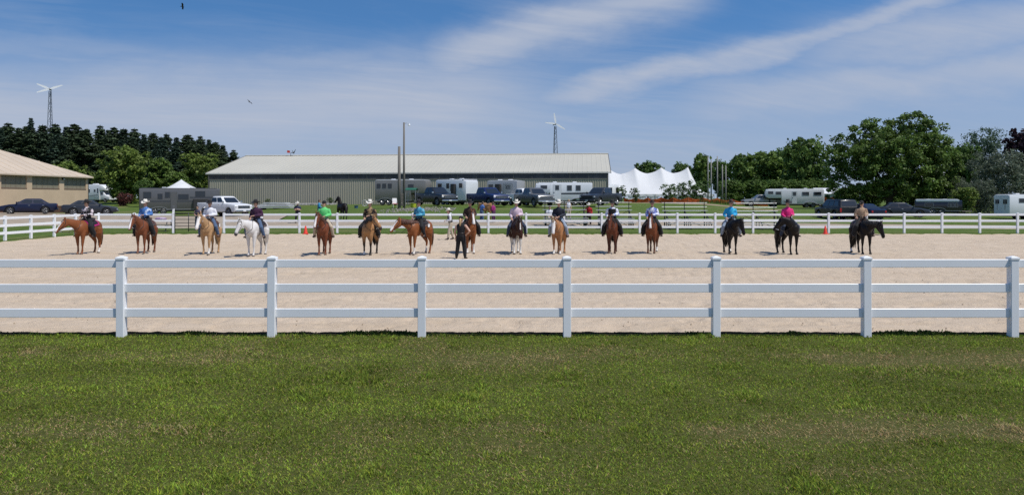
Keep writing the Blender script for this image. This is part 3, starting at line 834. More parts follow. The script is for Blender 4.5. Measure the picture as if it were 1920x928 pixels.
tops = [(-14,231),(15,229),(36,240),(52,236),(80,233),(104,231),(124,238),(140,232),(163,240),(188,234),(203,244),(214,238),(232,240),(252,240),(270,252),(287,249),(302,256),(312,250),(331,258),(352,252),(364,262),(376,254),(392,262),(404,266),(418,271),(438,280)]
for i, (px, py) in enumerate(tops):
    D = rd.choice((158, 168, 178)) if px < 400 else 150; x = wx_(px, D); zg = gzf(x, D); h = wz_(py, D) - zg
    k = i % 4; hh = (17, 16, 18, 15)[k]
    make_tree('pine_tree', 'dark pine in the dense grove behind the tan building and the barn', 'tree', (x, D, zg), *PINES[k], None, h / hh, rd.random()*6.28, 'pines of the grove', sxy=rd.uniform(1.15, 1.6))
for i in range(22):      # second row fills the grove, its tops just under the first
    px = -25 + i * 21 + rd.uniform(-6, 6); D = 148 + rd.uniform(-3, 3); x = wx_(px, D); zg = gzf(x, D)
    top = np.interp(px, [-30, 100, 260, 380, 440], [243, 244, 254, 268, 290]) + rd.uniform(-8, 12); k = rd.randrange(4); hh = (17, 16, 18, 15)[k]
    make_tree('pine_tree', 'dark pine in the dense grove behind the tan building and the barn', 'tree', (x, D, zg), *PINES[k], None, (wz_(top, D) - zg) / hh, rd.random()*6.28, 'pines of the grove', sxy=rd.uniform(1.3, 1.75))
x = wx_(58, 156); make_tree('spruce_tree', 'narrow pointed spruce standing above the pine grove at the left', 'tree', (x, 156, gzf(x, 156)), *SPRUCE, None, (wz_(221, 156) - gzf(x, 156)) / 18)

# --- broadleaf trees ----------------------------------------------------
def rnd_blobs(seed, h, w, n=13, base=.26):
    rd = random.Random(seed); out = []
    for i in range(n):
        t_ = (i + .5) / n; z = h * (base + (1 - base) * (t_ ** .85)) * .96
        env = w * .5 * math.sin(math.pi * min(1, .22 + .78 * (1 - t_) ** .8)) ** .7
        a = i * 2.4 + rd.uniform(-.4, .4); rr = env * rd.uniform(.25, .62); s = w * rd.uniform(.17, .25)
        out.append(((math.cos(a)*rr, math.sin(a)*rr, min(z, h - s*.8)), (s*1.1, s*1.1, s*.85)))
    out.append(((0, 0, h*.55), (w*.28, w*.28, h*.22)))
    return out
def broad(seed, h, w, nleaf, size, col, n=13, base=.26, sub=22, aspect=.6, var=.4, r0=None):
    bl = rnd_blobs(seed, h, w, n, base)
    me = crown_mesh('crown', bl, nleaf, size, col, seed, var, sub, aspect); me.materials.append(LEAF)
    tm = trunk_mesh('trunk', h*.7, r0 or w*.028, [(.35 + .05*i, tuple(np.array(b[0])*.92), w*.012) for i, b in enumerate(bl[:8])], seed); tm.materials.append(BARK)
    return me, tm
G1, G2, G3 = (.115, .180, .036), (.085, .148, .032), (.15, .205, .042)
BRO = {'a': broad(31, 10, 10, 9000, .30, G2, 15), 'b': broad(32, 10, 9, 8500, .30, G1, 14), 'c': broad(33, 10, 11, 9500, .30, (.10, .165, .034), 16, .18), 'd': broad(34, 9, 7.5, 7000, .24, G3, 13, .12)}
def put(kind, px, D, top, wpx, name, label, group=None, rz=None, zoff=0.0):
    hh, ww = {'a': (10, 10), 'b': (10, 9), 'c': (10, 11), 'd': (9, 7.5)}[kind]
    x = wx_(px, D); zg = gzf(x, D) + zoff; h = wz_(top, D) - zg; s = h / hh
    return make_tree(name, label, 'tree' if 'shrub' not in name else 'shrub', (x, D, zg), *BRO[kind], None, s, rd.random()*6.28 if rz is None else rz, group, sxy=(wpx / F * D / 2) / (ww * .5 * s))
put('d', 236, 120, 277, 96, 'broadleaf_tree', 'bright green bushy tree in front of the pines, left of the canopy tent')
put('d', 376, 122, 289, 74, 'broadleaf_tree', 'bright green tree in front of the pines beside the barn\'s left end')
put('b', 296, 128, 300, 66, 'broadleaf_tree', 'green tree between the two bright green trees behind the canopy tent')
put('d', 128, 112, 304, 70, 'broadleaf_tree', 'yellow green tree top showing over the tan building roof')
put('d', 196, 134, 318, 60, 'broadleaf_tree', 'low yellow green tree behind the white motorhome')
put('b', 330, 116, 326, 56, 'broadleaf_shrub', 'dark leafy shrub right behind the canopy tent peak')
put('a', 270, 108, 338, 34, 'broadleaf_shrub', 'dark shrub left of the dark grey trailer')
# right hand side
put('a', 1215, 210, 305, 56, 'broadleaf_tree', 'round dark tree rising behind the marquee between two peaks')
put('a', 1278, 215, 307, 44, 'broadleaf_tree', 'small dark tree rising behind the right peak of the marquee')
put('b', 1318, 175, 291, 46, 'broadleaf_tree', 'tree behind the bare grey poles, right of the marquee')
put('a', 1352, 168, 303, 50, 'broadleaf_tree', 'shorter tree just right of the bare grey poles')
put('c', 1392, 160, 291, 66, 'broadleaf_tree', 'rounded tree in the row left of the silver pickup')
put('b', 1440, 150, 288, 92, 'broadleaf_tree', 'wide green tree behind the silver pickup')
put('c', 1508, 140, 261, 96, 'broadleaf_tree', 'tall green tree behind the white gooseneck trailer')
put('a', 1468, 155, 282, 70, 'broadleaf_tree', 'dark tree between the wide one and the tall one behind the gooseneck trailer')
for i, (px, w_) in enumerate(((1372, 60), (1418, 60), (1462, 60), (1502, 62), (1542, 60))):
    put('c', px, 134, 338, w_, 'understory_shrub', 'dark understory shrub below the row of trees behind the gooseneck trailer', 'understory shrubs')
# the big maple
mb_ = []
Dm = 100.0; mz = gzf(wx_(1668, Dm), Dm)
def mp(px, py, dy, r): return ((wx_(px, Dm) - wx_(1668, Dm), dy, wz_(py, Dm) - mz), (r*1.12, r*1.05, r*.84))
for px, py, dy, r in ((1712,232,0,1.75),(1690,243,1.5,1.7),(1735,248,-.8,1.7),(1650,240,.5,1.7),(1618,252,-.5,1.75),(1592,268,.4,1.7),(1578,292,-.4,1.6),(1572,320,.6,1.5),(1570,346,-.3,1.25),
    (1600,300,-2.8,1.9),(1625,280,-3,2.0),(1655,268,-3.3,2.0),(1690,275,-3.5,2.0),(1722,275,-3,1.9),(1752,268,0,1.6),(1764,292,-.5,1.6),(1752,318,-2,1.7),(1735,300,-3.6,1.9),(1700,305,-4.4,2.1),(1662,308,-4.5,2.1),(1628,325,-3.8,1.9),
    (1596,340,-2.4,1.6),(1740,342,-2.6,1.6),(1708,340,-4.2,1.8),(1672,345,-4.2,1.7),(1640,352,-3.2,1.4),(1760,340,.5,1.5),(1660,290,3.5,2.4),(1710,290,3.5,2.4),(1620,310,3.2,2.2),(1740,320,3,2.0),(1668,320,0,2.4),(1725,362,-2.6,1.2),(1600,362,-1.5,1.1),(1560,366,0,.8)):
    mb_.append(mp(px, py, dy, r))
mcrown = crown_mesh('crown', mb_, 46000, .175, (.105, .168, .034), 77, .55, 30); mcrown.materials.append(LEAF)
mtrunk = trunk_mesh('trunk', 7.5, .42, [(.16 + .03*i, tuple(np.array(b[0])*.93), .13) for i, b in enumerate(mb_[::2])], 77); mtrunk.materials.append(BARK)
make_tree('maple_tree', 'huge spreading maple, the largest tree at the right', 'tree', (wx_(1668, Dm), Dm, mz), mcrown, mtrunk, LEAF)
for i, (px, w_, tp) in enumerate(((1590, 62, 352), (1635, 66, 346), (1680, 70, 344), (1722, 64, 346), (1758, 60, 352))):
    put('c', px, 112, tp, w_, 'understory_shrub', 'shadowed shrub at the foot of the huge maple', 'shrubs under the maple')
# right edge: wispy tree, olive, purple tree
WISP = broad(41, 12, 8, 6500, .20, (.085, .135, .080), 18, .34, 30, .4)
OLIVE = broad(42, 9, 9, 12000, .17, (.125, .155, .105), 18, .06, 30, .4)
PURP = broad(43, 11, 8, 8000, .26, (.030, .014, .020), 15, .2)
def put2(ms, hh, ww, px, D, top, wpx, name, label, cat='tree'):
    x = wx_(px, D); zg = gzf(x, D); s = (wz_(top, D) - zg) / hh
    return make_tree(name, label, cat, (x, D, zg), *ms, None, s, rd.random()*6.28, sxy=(wpx / F * D) / (ww * s))
put2(WISP, 12, 8, 1846, 112, 243, 84, 'locust_tree', 'tall wispy blue green tree near the right edge')
put2(BRO['a'], 10, 10, 1806, 106, 274, 66, 'broadleaf_tree', 'dark green tree right of the huge maple')
put2(OLIVE, 9, 9, 1872, 92, 284, 116, 'olive_tree', 'grey green olive tree behind the trailer at the right edge')
put2(PURP, 11, 8, 1925, 104, 244, 88, 'purple_tree', 'dark purple leaved tree at the right edge')
put2(BRO['d'], 9, 7.5, 1808, 88, 352, 52, 'leafy_shrub', 'bright green shrub between the black camper and the right trailer', 'shrub')
put2(OLIVE, 9, 9, 1788, 98, 330, 60, 'olive_shrub', 'grey green shrub behind the black camper', 'shrub')
put2(OLIVE, 9, 9, 1838, 90, 338, 60, 'olive_shrub', 'grey green shrub left of the right trailer', 'shrub')
# small trees by the marquee
YOUNG = broad(51, 4, 2.6, 900, .15, (.085, .135, .045), 9, .15, 10, .5)
LOOSE = broad(52, 4, 4.5, 1500, .16, (.085, .14, .04), 10, .1, 11, .5)
put2(YOUNG, 4, 2.6, 1165, 108, 347, 22, 'young_tree', 'young tree in front of the marquee, close to the barn corner')
put2(YOUNG, 4, 2.6, 1192, 108, 351, 20, 'young_tree', 'young tree in front of the marquee, second from the barn')
put2(LOOSE, 4, 4.5, 1256, 112, 345, 42, 'loose_shrub', 'loose leafy shrub in front of the marquee, left one', 'shrub')
put2(LOOSE, 4, 4.5, 1306, 112, 338, 50, 'loose_shrub', 'large loose leafy shrub at the right end of the marquee', 'shrub')
put2(LOOSE, 4, 4.5, 1281, 118, 343, 40, 'loose_shrub', 'loose leafy shrub in front of the marquee, between two others', 'shrub')
put2(YOUNG, 4, 2.6, 502, 98.0, 372, 12, 'small_bush', 'small round bush at the foot of the barn wall above the rocks', 'shrub')
put2(YOUNG, 4, 2.6, 620, 96, 370, 14, 'small_bush', 'small bush at the foot of the barn behind the green shirted rider', 'shrub')
RED = broad(53, 2, 3.5, 1600, .13, (.10, .035, .03), 9, .05, 12, .6)
put2(RED, 2, 3.5, 232, 112, 362, 34, 'barberry_bush', 'dark red bush right of the white motorhome', 'shrub')
TALLG = mat('tall_grass', (.10, .16, .035), .8, noise=.4, scale=2, trans=.2, spec=.1)
def tall_grass():
    r = np.random.default_rng(9); k = 9000; y = 96 + r.random(k) * 20; x = np.where(r.random(k) < .75, y * (.235 + r.random(k) * .20), y*(.40 + r.random(k)*.16)); keep = (x/y < .30) & (y > 109); x, y = x[keep], y[keep]; sel = y > 104; x, y = x[sel], y[sel]; k = len(x)
    z = gz(x, y); h = .35 + .5 * r.random(k); a = r.random(k)*6.28; w = .03
    V = np.stack([np.stack([x - np.cos(a)*w, y - np.sin(a)*w, z], -1), np.stack([x + np.cos(a)*w, y + np.sin(a)*w, z], -1), np.stack([x + r.normal(0,.12,k), y + r.normal(0,.12,k), z + h], -1)], 1)
    o = link('tall_grass', np_mesh('tall_grass', V, 3), TALLG); tag(o, 'strip of unmown grass along the orange netting', 'grass', kind='stuff')
tall_grass()

# ---------------------------------------------------------------- poles, turbines, wires
WOODP = mat('weathered_wood', (.20, .185, .165), .9, noise=.3, scale=2, stretch=(6, 6, .4), spec=.1)
GALV = mat('galvanised', (.42, .43, .44), .45, metal=.5)
def poles():
    D = 74.0
    x = wx_(748.5, D); z = gzf(x, D); rt = root('wooden_pole', 'short thick wooden pole beside the yard lamp pole', 'pole', (x, D, z))
    MB().tube([(0,0,-.5),(0,0,wz_(275, D) - z)], [.17, .13], 10).build('shaft', WOODP, rt, True)
    D = 75.0; x = wx_(757.5, D); z = gzf(x, D); h = wz_(230, D) - z
    rt = root('yard_lamp', 'tall slim pole with a yard lamp on a short arm', 'lamp post', (x, D, z))
    MB().tube([(0,0,-.5),(0,0,h)], [.13, .085], 10).build('shaft', WOODP, rt, True)
    MB().tube([(0,0,h-.12),(.28,0,h-.06),(.5,0,h-.12)], .022, 6).build('arm', GALV, rt, True)
    MB().lathe((.52,0,h-.32), [(.05,.22),(.09,.2),(.10,.1),(.13,.06),(.13,.0),(.02,-.02)], 'z', 12).build('lamp_head', mat('lamp_white', (.7,.72,.74), .3), rt, 40)
    rt = root('meter_board', 'weathered meter boards standing between the two poles', 'post', (wx_(753, 74.4), 74.4, gzf(wx_(753, 74.4), 74.4)))
    for k in range(4):
        MB().bbox((-.22, -.04, .25 + k*.32), (.16, .04, .25 + k*.32 + .27), .01).build('plank', WOODP, rt)
    MB().tube([(-.15,.07,-.3),(-.15,.07,1.6)], .05, 6).build('post', WOODP, rt)
    bp = [(1327.5, 294, 128), (1333.5, 300, 131), (1345, 293, 126), (1354.5, 309, 130), (1361, 311, 127)]
    nm = ('leftmost', 'second', 'tallest, middle', 'fourth', 'rightmost')
    for (px, py, D), n in zip(bp, nm):
        x = wx_(px, D); z = gzf(x, D)
        o = MB().tube([(0,0,-.5),(0,0,(wz_(py, D)-z)*.5),(0,0,wz_(py, D)-z)], [.125,.11,.085], 8).build('bare_pole', mat('pale_pole', (.30,.29,.27), .85, noise=.25, scale=1.5, spec=.1), None, True)
        o.location = (x, D, z); tag(o, n + ' of the five bare grey poles right of the marquee', 'pole', 'bare grey poles')
poles()
def turbine(label, px, hub, D, base_py, rots, yaw, s):
    x = wx_(px, D); zh = wz_(hub, D); zg = gzf(x, D); rt = root('wind_turbine', label, 'wind turbine', (x, D, zg), yaw)
    H = zh - zg; mb = MB(); w0, w1 = 1.3*s, .28*s; n = 14; legs = [(math.cos(a), math.sin(a)) for a in (R(90), R(210), R(330))]
    LAT = mat('lattice', (.12, .14, .17), .6)
    P = lambda k, t_: (legs[k % 3][0]*(w0 + (w1-w0)*t_), legs[k % 3][1]*(w0 + (w1-w0)*t_), (H - .6)*t_)
    for k in range(3): mb.tube([P(k, 0), P(k, 1)], .075*s, 5)
    for i in range(n):
        for k in range(3):
            mb.tube([P(k, i/n), P(k+1, (i+1)/n)], .04*s, 4); mb.tube([P(k, (i+1)/n), P(k+1, (i+1)/n)], .035*s, 4)
    mb.build('lattice_tower', LAT, rt)
    MB().tube([(0, .5*s, H), (0, .3*s, H), (0, -.5*s, H), (0, -.75*s, H)], [.12*s, .28*s, .26*s, .1*s], 8).build('nacelle', LAT, rt, True)
    MB().tube([(0,.4*s,H),(0,2.0*s,H)], .05*s, 5).loft([[(-.02,1.6*s,H-.1*s),(-.02,2.6*s,H-.2*s),(-.02,2.6*s,H+.25*s),(-.02,1.6*s,H+.1*s)],[(.02,1.6*s,H-.1*s),(.02,2.6*s,H-.2*s),(.02,2.6*s,H+.25*s),(.02,1.6*s,H+.1*s)]]).build('tail_vane', LAT, rt)
    for a in rots:
        c_, s_ = math.cos(R(a)), math.sin(R(a)); L = 2.9*s
        q = lambda r_, w: (c_*r_ - s_*w, -.8*s, H + s_*r_ + c_*w)
        MB().loft([[q(.1*s,-.12*s),q(.1*s,.12*s),(q(.1*s,0)[0], -.72*s, q(.1*s,0)[2])],[q(.9*s,-.26*s),q(.9*s,.26*s),(q(.9*s,0)[0],-.74*s,q(.9*s,0)[2])],[q(L,-.12*s),q(L,.12*s),(q(L,0)[0],-.78*s,q(L,0)[2])]]).build('blade', mat('blade_white', (.80,.81,.82), .4), rt)
turbine('small wind turbine on a lattice tower above the pines at the left', 94, 168, 230, 245, (22, 158, 200), R(25), 1.25)
turbine('small wind turbine on a lattice tower behind the barn roof', 1041, 233, 190, 290, (100, 175, 330), R(10), .95)
def wires():
    for k, (py, D) in enumerate(((262, 150), (266, 150), (302, 150))):
        pts = [(wx_(1560 + 400*t_, D), D, wz_(py, D) - 1.2*math.sin(math.pi*t_)) for t_ in [i/12 for i in range(13)]]
        o = MB().tube(pts, .035, 4).build('power_line', mat('wire', (.10,.11,.12), .6)); tag(o, ('upper', 'middle', 'lower')[k] + ' power line crossing the sky gap right of the huge maple', 'cable', 'power lines')
wires()
# ---------------------------------------------------------------- orange safety netting
def netting(name, label, pts, hgt):
    rt = root(name, label, 'fence', (pts[0][0], pts[0][1], 0)); o = Vector((pts[0][0], pts[0][1], 0))
    rnd = random.Random(len(pts)); NET = mat('orange_net', (.56, .135, .035), .6, noise=.25, scale=3, trans=.3, spec=.2)
    P = []
    for (x0, y0), (x1, y1) in zip(pts, pts[1:]):
        for i in range(8): P.append((x0 + (x1-x0)*i/8, y0 + (y1-y0)*i/8))
    P.append(pts[-1]); mb = MB(); top, bot = [], []
    for i, (x, y) in enumerate(P):
        sag = .30 * math.sin(math.pi * (i % 8) / 8) + rnd.uniform(-.04, .04); z = gzf(x, y)
        top.append(Vector((x, y, z + hgt - sag)) - o); bot.append(Vector((x, y + .02, z + .08)) - o)
    n = 9; rows = [[b.lerp(t_, j/n) + Vector((0, .05*math.sin(i*1.1 + j), 0)) for i, (b, t_) in enumerate(zip(bot, top))] for j in range(n+1)]
    for j in range(n + 1):          # horizontal strands
        mb.loft([[p - Vector((0,0,.035)) for p in rows[j]], [p + Vector((0,0,.035)) for p in rows[j]]], cap=False, closed=False)
    for i in range(len(P) - 1):
        for q in range(5):
            t_ = q/5; a = rows[0][i].lerp(rows[0][i+1], t_); b = rows[-1][i].lerp(rows[-1][i+1], t_); w = Vector((.03, 0, 0))
            mb.add([a - w, a + w, b + w, b - w], [(0,1,2,3)])
    mb.build('netting', NET, rt, fix=False)
    for x, y in pts:
        z = gzf(x, y); MB().tube([Vector((x, y, z - .3)) - o, Vector((x, y, z + hgt + .1)) - o], .03, 5).build('stake', mat('stake', (.30,.20,.12), .8), rt)
netting('safety_netting', 'sagging orange safety netting in front of the marquee and the poles', [(wx_(p, D), D) for p, D in ((1170,110),(1192,109.5),(1215,109),(1240,109),(1262,108),(1290,108),(1318,112),(1345,115),(1372,119),(1400,122),(1440,124))], .80)
netting('safety_netting', 'orange safety netting behind the white gooseneck trailer', [(wx_(p, D), D) for p, D in ((1528,120),(1545,119),(1562,118),(1584,118))], 1.5)
# ---------------------------------------------------------------- rocks
def rocks(name, label, n, fx, fy, s0, s1, col):
    mb = MB(); rr = random.Random(n)
    for _ in range(n):
        x = fx(rr); y = fy(rr, x); z = gzf(x, y); s = rr.uniform(s0, s1); m_ = Matrix.Rotation(rr.random()*6.28, 3, 'Z') @ Matrix.Rotation(rr.uniform(-.4,.4), 3, 'X')
        r1 = [Vector((math.cos(a)*s*rr.uniform(.8,1.2), math.sin(a)*s*rr.uniform(.7,1.1), -.3*s)) for a in [k*1.047 for k in range(6)]]
        r2 = [p*rr.uniform(.7,.95) + Vector((0,0,s*rr.uniform(.6,.9))) for p in r1]; r3 = [p*.5 + Vector((0,0,s*rr.uniform(.8,1.1))) for p in r1]
        mb.loft([[m_ @ p + Vector((x,y,z)) for p in r_] for r_ in (r1, r2, r3)])
    o = mb.build(name, mat(name + '_m', col, .9, noise=.4, scale=3, spec=.2), fix=False); tag(o, label, 'rocks', kind='stuff')
rocks('rock_bank', 'grey broken rock banked along the foot of the barn', 1300, lambda r_: wx_(r_.uniform(455, 625), 96), lambda r_, x: 94.5 + r_.random()*3.6, .12, .26, (.30, .295, .28))
rocks('gravel_heap', 'pale stones scattered on the grass below the lamp pole', 420, lambda r_: wx_(min(850, max(712, r_.gauss(785, 34))), 70), lambda r_, x: min(76, max(66.5, r_.gauss(71, 1.6))), .05, .12, (.27, .255, .22))
# ---------------------------------------------------------------- vehicles
GLASS = mat('dark_glass', (.018, .022, .028), .08, spec=.8)
RUBBER = mat('rubber', (.018, .018, .019), .8, noise=.2, scale=9)
RIM = mat('rim', (.50, .51, .53), .35, metal=.7)
CHROME = mat('chrome', (.62, .63, .65), .18, metal=1.0)
LAMP = mat('headlamp', (.50, .52, .55), .12, spec=.8)
TAIL = mat('tail_lamp', (.35, .012, .012), .2, spec=.6)
BLACKP = mat('black_plastic', (.02, .02, .022), .55)
PLATE = mat('plate', (.7, .72, .74), .5)
def paint(name, c, metal=0.0): return mat('paint_' + name, c, .32, metal=metal, coat=.12, noise=.05, scale=1.5)
WHEELS = {}
def wheel(parent, x, y, r=.37, w=.24, steel=RIM, name='wheel'):
    k = (r, w, steel.name)
    if k not in WHEELS:
        a = MB().lathe((0,0,0), [(r*.62,-w*.42),(r*.9,-w*.5),(r,-w*.32),(r,w*.32),(r*.9,w*.5),(r*.62,w*.42)], 'y', 20).mesh('tyre'); a.materials.append(RUBBER)
        mb = MB().lathe((0,0,0), [(r*.64,-w*.40),(r*.60,-w*.44),(r*.52,-w*.30),(r*.2,-w*.34),(r*.05,-w*.36),(r*.05,w*.36),(r*.2,w*.34),(r*.52,w*.30),(r*.60,w*.44),(r*.64,w*.40)], 'y', 16)
        for s in (-1, 1):
            for q in range(5):
                t_ = q*1.2566; c_, s_ = math.cos(t_), math.sin(t_)
                mb.tube([(c_*r*.15, s*w*.36, s_*r*.15), (c_*r*.56, s*w*.40, s_*r*.56)], .03, 4)
        b = mb.mesh('rim'); b.materials.append(steel); WHEELS[k] = (a, b)
    o = part(name, WHEELS[k][0], parent); o.location = (x, y, r); part('rim', WHEELS[k][1], o); return o
def rrect(x, hw, zb, zt, rb=.06, rt=.10, sk=0.0):
    """rounded-rectangle section at x (12 points, upper corners rounder); sk: inward lean of the sides towards the top"""
    pts = []
    for cy, cz, r_, a0 in ((hw - rb, zb + rb, rb, -90), (hw - sk - rt, zt - rt, rt, 0), (-(hw - sk - rt), zt - rt, rt, 90), (-(hw - rb), zb + rb, rb, 180)):
        for k in range(3):
            a = R(a0 + 45*k); pts.append((x, cy + r_*math.cos(a), cz + r_*math.sin(a)))
    return pts
def car(name, label, cat, px, D, rotz, kind, pm, group=None, dz=0.0, plate=True, chrome=True, dark_bed=False, scale=1.0):
    x, y = wx_(px, D), D; rt = root(name, label, cat, (x, y, gzf(x, y) + .085 + dz), R(rotz) - math.atan((px - CX)/F), group); rt.scale = (scale,)*3
    if kind == 'pickup':
        body = [(2.88,.90,.50,.98,.08),(2.80,.97,.44,1.10,.12),(2.2,1.0,.42,1.19,.14),(1.25,1.0,.42,1.25,.10),(-.85,1.0,.42,1.28,.08),(-2.80,.99,.46,1.28,.06),(-2.86,.96,.52,1.24,.06)]
        cb = (1.32, -.95, .93, 1.24); ct = (.52, -.78, .74, 1.90); arch, wr = (1.90, -1.72), .40
        wins = ((.08,.46),(.53,.93)); bed = True
    elif kind == 'sedan':
        body = [(2.35,.70,.42,.66,.08),(2.25,.82,.28,.74,.12),(1.5,.90,.24,.90,.14),(.8,.91,.24,.96,.12),(-1.3,.91,.24,1.00,.12),(-2.15,.86,.28,1.00,.14),(-2.32,.76,.42,.92,.12)]
        cb = (1.05, -1.75, .86, .95); ct = (.22, -.95, .60, 1.44); arch, wr = (1.42, -1.35), .33
        wins = ((.12,.48),(.53,.88)); bed = False
    else:  # suv
        body = [(2.35,.78,.46,.86,.08),(2.25,.90,.36,.98,.12),(1.3,.95,.32,1.06,.14),(-2.15,.95,.34,1.10,.10),(-2.3,.90,.44,1.04,.10)]
        cb = (1.25, -2.25, .92, 1.06); ct = (.45, -1.95, .74, 1.74); arch, wr = (1.45, -1.40), .37
        wins = ((.08,.38),(.42,.68),(.72,.94)); bed = False
    hwid = max(b[1] for b in body)
    mb = MB().loft([rrect(b[0], b[1], b[2], b[3], .08, b[4]) for b in body])
    cut = [MB().cyl((ax, s*(hwid + .02), wr), wr + .10, .62, 'y', 20) for ax in arch for s in (-1, 1)]
    if bed: cut.append(MB().box((-2.72, -.86, .78), (-1.02, .86, 1.6)))
    link('body', boolean_cut(mb, cut), pm, rt, 32)
    # cabin: roof and pillars, glass lying on its faces
    c0 = lambda f, s: (cb[0] if f else cb[1], s*cb[2], cb[3] - .03); c1 = lambda f, s: (ct[0] if f else ct[1], s*ct[2], ct[3])
    n = 7; rings = []
    for k in range(n + 1):
        t_ = k / n; z = (cb[3] - .03) + (ct[3] - cb[3] + .03) * math.sin(t_ * math.pi/2) ** .9 if k < n else ct[3]
        e = (z - cb[3] + .03) / (ct[3] - cb[3] + .03); q = max(0, (t_ - .72) / .28) ** 2 * .16
        xf, xb_, hy = cb[0] + (ct[0]-cb[0])*e - q, cb[1] + (ct[1]-cb[1])*e + q, cb[2] + (ct[2]-cb[2])*e - q*.8
        r_ = .12
        rings.append([(xf, -hy + r_, z), (xf, hy - r_, z), (xf - r_, hy, z), (xb_ + r_, hy, z), (xb_, hy - r_, z), (xb_, -hy + r_, z), (xb_ + r_, -hy, z), (xf - r_, -hy, z)])
    MB().loft(rings).build('cab', pm, rt, 35)
    qs = {'windscreen': [c0(1,-1), c0(1,1), c1(1,1), c1(1,-1)], 'rear_window': [c0(0,1), c0(0,-1), c1(0,-1), c1(0,1)]}
    MB().patch(qs['windscreen'], .10, .90, .12, .80, .012, .03, .08).build('windscreen', GLASS, rt)
    MB().patch(qs['rear_window'], .12, .88, .22, .80, .012, .03, .08).build('rear_window', GLASS, rt)
    for s in (-1, 1):
        q = [c0(1,s), c0(0,s), c1(0,s), c1(1,s)]
        if s < 0: q = [q[1], q[0], q[3], q[2]]
        for a, b in wins:
            if s < 0: a, b = 1 - b, 1 - a
            MB().patch(q, a, b, .20, .80, .012, .03, .10).build('side_window', GLASS, rt)
        MB().bbox((cb[0] - .22, s*(hwid + .02) - .09, cb[3] + .02), (cb[0] - .10, s*(hwid + .02) + .10, cb[3] + .20), .03).build('mirror', CHROME if chrome and kind == 'pickup' else pm, rt)
        for a, b in wins[:2]:
            xd = cb[0] + (cb[1] - cb[0]) * b + .12
            MB().bbox((xd, s*hwid - .012, cb[3] - .16), (xd + .18, s*hwid + .018, cb[3] - .12), .008).build('door_handle', CHROME, rt)
        xf = body[0][0]; zf = body[1][3]
        MB().bbox((xf - .14, s*(body[0][1] - .08) - .12, zf - .28), (xf + .012, s*(body[0][1] - .08) + .12, zf - .11), .03).build('headlight', LAMP, rt)
        xr = body[-1][0]; zr = body[-1][3]
        MB().bbox((xr - .012, s*(body[-1][1] - .10) - .09, zr - .42 if kind != 'sedan' else zr - .25), (xr + .12, s*(body[-1][1] - .10) + .10, zr - .06), .02).build('tail_light', TAIL, rt)
        for ax in arch: wheel(rt, ax, s*(hwid - .13), wr, .25)
    zf = body[1][3]; xf = body[0][0]; gw = body[0][1] - .24
    g = MB().bbox((xf - .08, -gw, zf - .36), (xf + .008, gw, zf - .08), .02).build('grille', BLACKP, rt)
    for k in range(3):
        MB().bbox((xf, -gw + .02, zf - .32 + k*.085), (xf + .02, gw - .02, zf - .295 + k*.085), .006).build('grille_bar', CHROME if chrome else BLACKP, g)
    MB().bbox((xf - .25, -body[0][1] - .03, body[0][2] - .06), (xf + .10, body[0][1] + .03, body[0][2] + .10), .04).build('front_bumper', CHROME if chrome and kind == 'pickup' else pm, rt)
    xr = body[-1][0]
    MB().bbox((xr - .10, -body[-1][1] - .02, body[-1][2] - .06), (xr + .2, body[-1][1] + .02, body[-1][2] + .10), .04).build('rear_bumper', CHROME if chrome and kind == 'pickup' else pm, rt)
    if plate:
        MB().box((xf + .101, -.15, body[0][2] - .02), (xf + .112, .15, body[0][2] + .09)).build('number_plate', PLATE, rt)
    MB().box((body[-1][0] + .3, -hwid + .25, body[2][2] - .10), (body[0][0] - .4, hwid - .25, body[2][2] + .1)).build('underbody', BLACKP, rt)
    return rt
P_DARK, P_BLUE, P_GREY, P_WHITE = paint('charcoal', (.010,.012,.016)), paint('blue', (.008,.016,.085), .1), paint('grey', (.11,.113,.118), .2), paint('white', (.72,.73,.74), 0)
P_SILV, P_NAVY, P_BLACK, P_SLATE = paint('silver', (.36,.35,.33), .5), paint('navy', (.007,.010,.035), .1), paint('black', (.010,.011,.013)), paint('slate', (.028,.031,.038), .1)
car('pickup_truck', 'charcoal pickup with a chrome bumper parked right of the lamp pole', 'truck', 817, 78, -60, 'pickup', P_DARK, dz=-.02)
car('pickup_truck', 'royal blue pickup parked in front of the white trailer', 'truck', 914, 77.5, -60, 'pickup', P_BLUE, dz=-.02)
car('pickup_truck', 'grey pickup parked in front of the long white trailer', 'truck', 1001, 77, -64, 'pickup', P_GREY, dz=-.02)
car('pickup_truck', 'dark slate pickup at the right corner of the barn', 'truck', 1127, 79, 240, 'pickup', P_SLATE, dz=-.02, chrome=False)
car('pickup_truck', 'white pickup standing behind the far fence, beside the dark trailer', 'truck', 421, 71, -54, 'pickup', P_WHITE, dz=-.02)
car('pickup_truck', 'silver pickup hitched to the white gooseneck trailer', 'truck', 1428, 114, 196, 'pickup', P_SILV, dz=-.06)
car('pickup_truck', 'white pickup cab half hidden behind the grey pickup', 'truck', 985, 84, -60, 'pickup', P_WHITE, dz=-.05)
car('sedan_car', 'dark blue sedan parked before the tan building', 'car', 54, 70.5, 176, 'sedan', P_NAVY)
car('sedan_car', 'dark sedan behind the leftmost rider', 'car', 169, 72, -4, 'sedan', P_SLATE, chrome=False)
car('suv_car', 'black sport utility car seen from behind, right of the far cone', 'car', 1568, 67.5, 118, 'suv', P_BLACK, dz=-.06)
car('sedan_car', 'dark blue car half hidden behind the rightmost rider', 'car', 1614, 66, 128, 'sedan', P_NAVY, dz=-.06)
car('sedan_car', 'grey sedan parked under the huge maple', 'car', 1690, 72, 12, 'sedan', P_SLATE, dz=-.06)

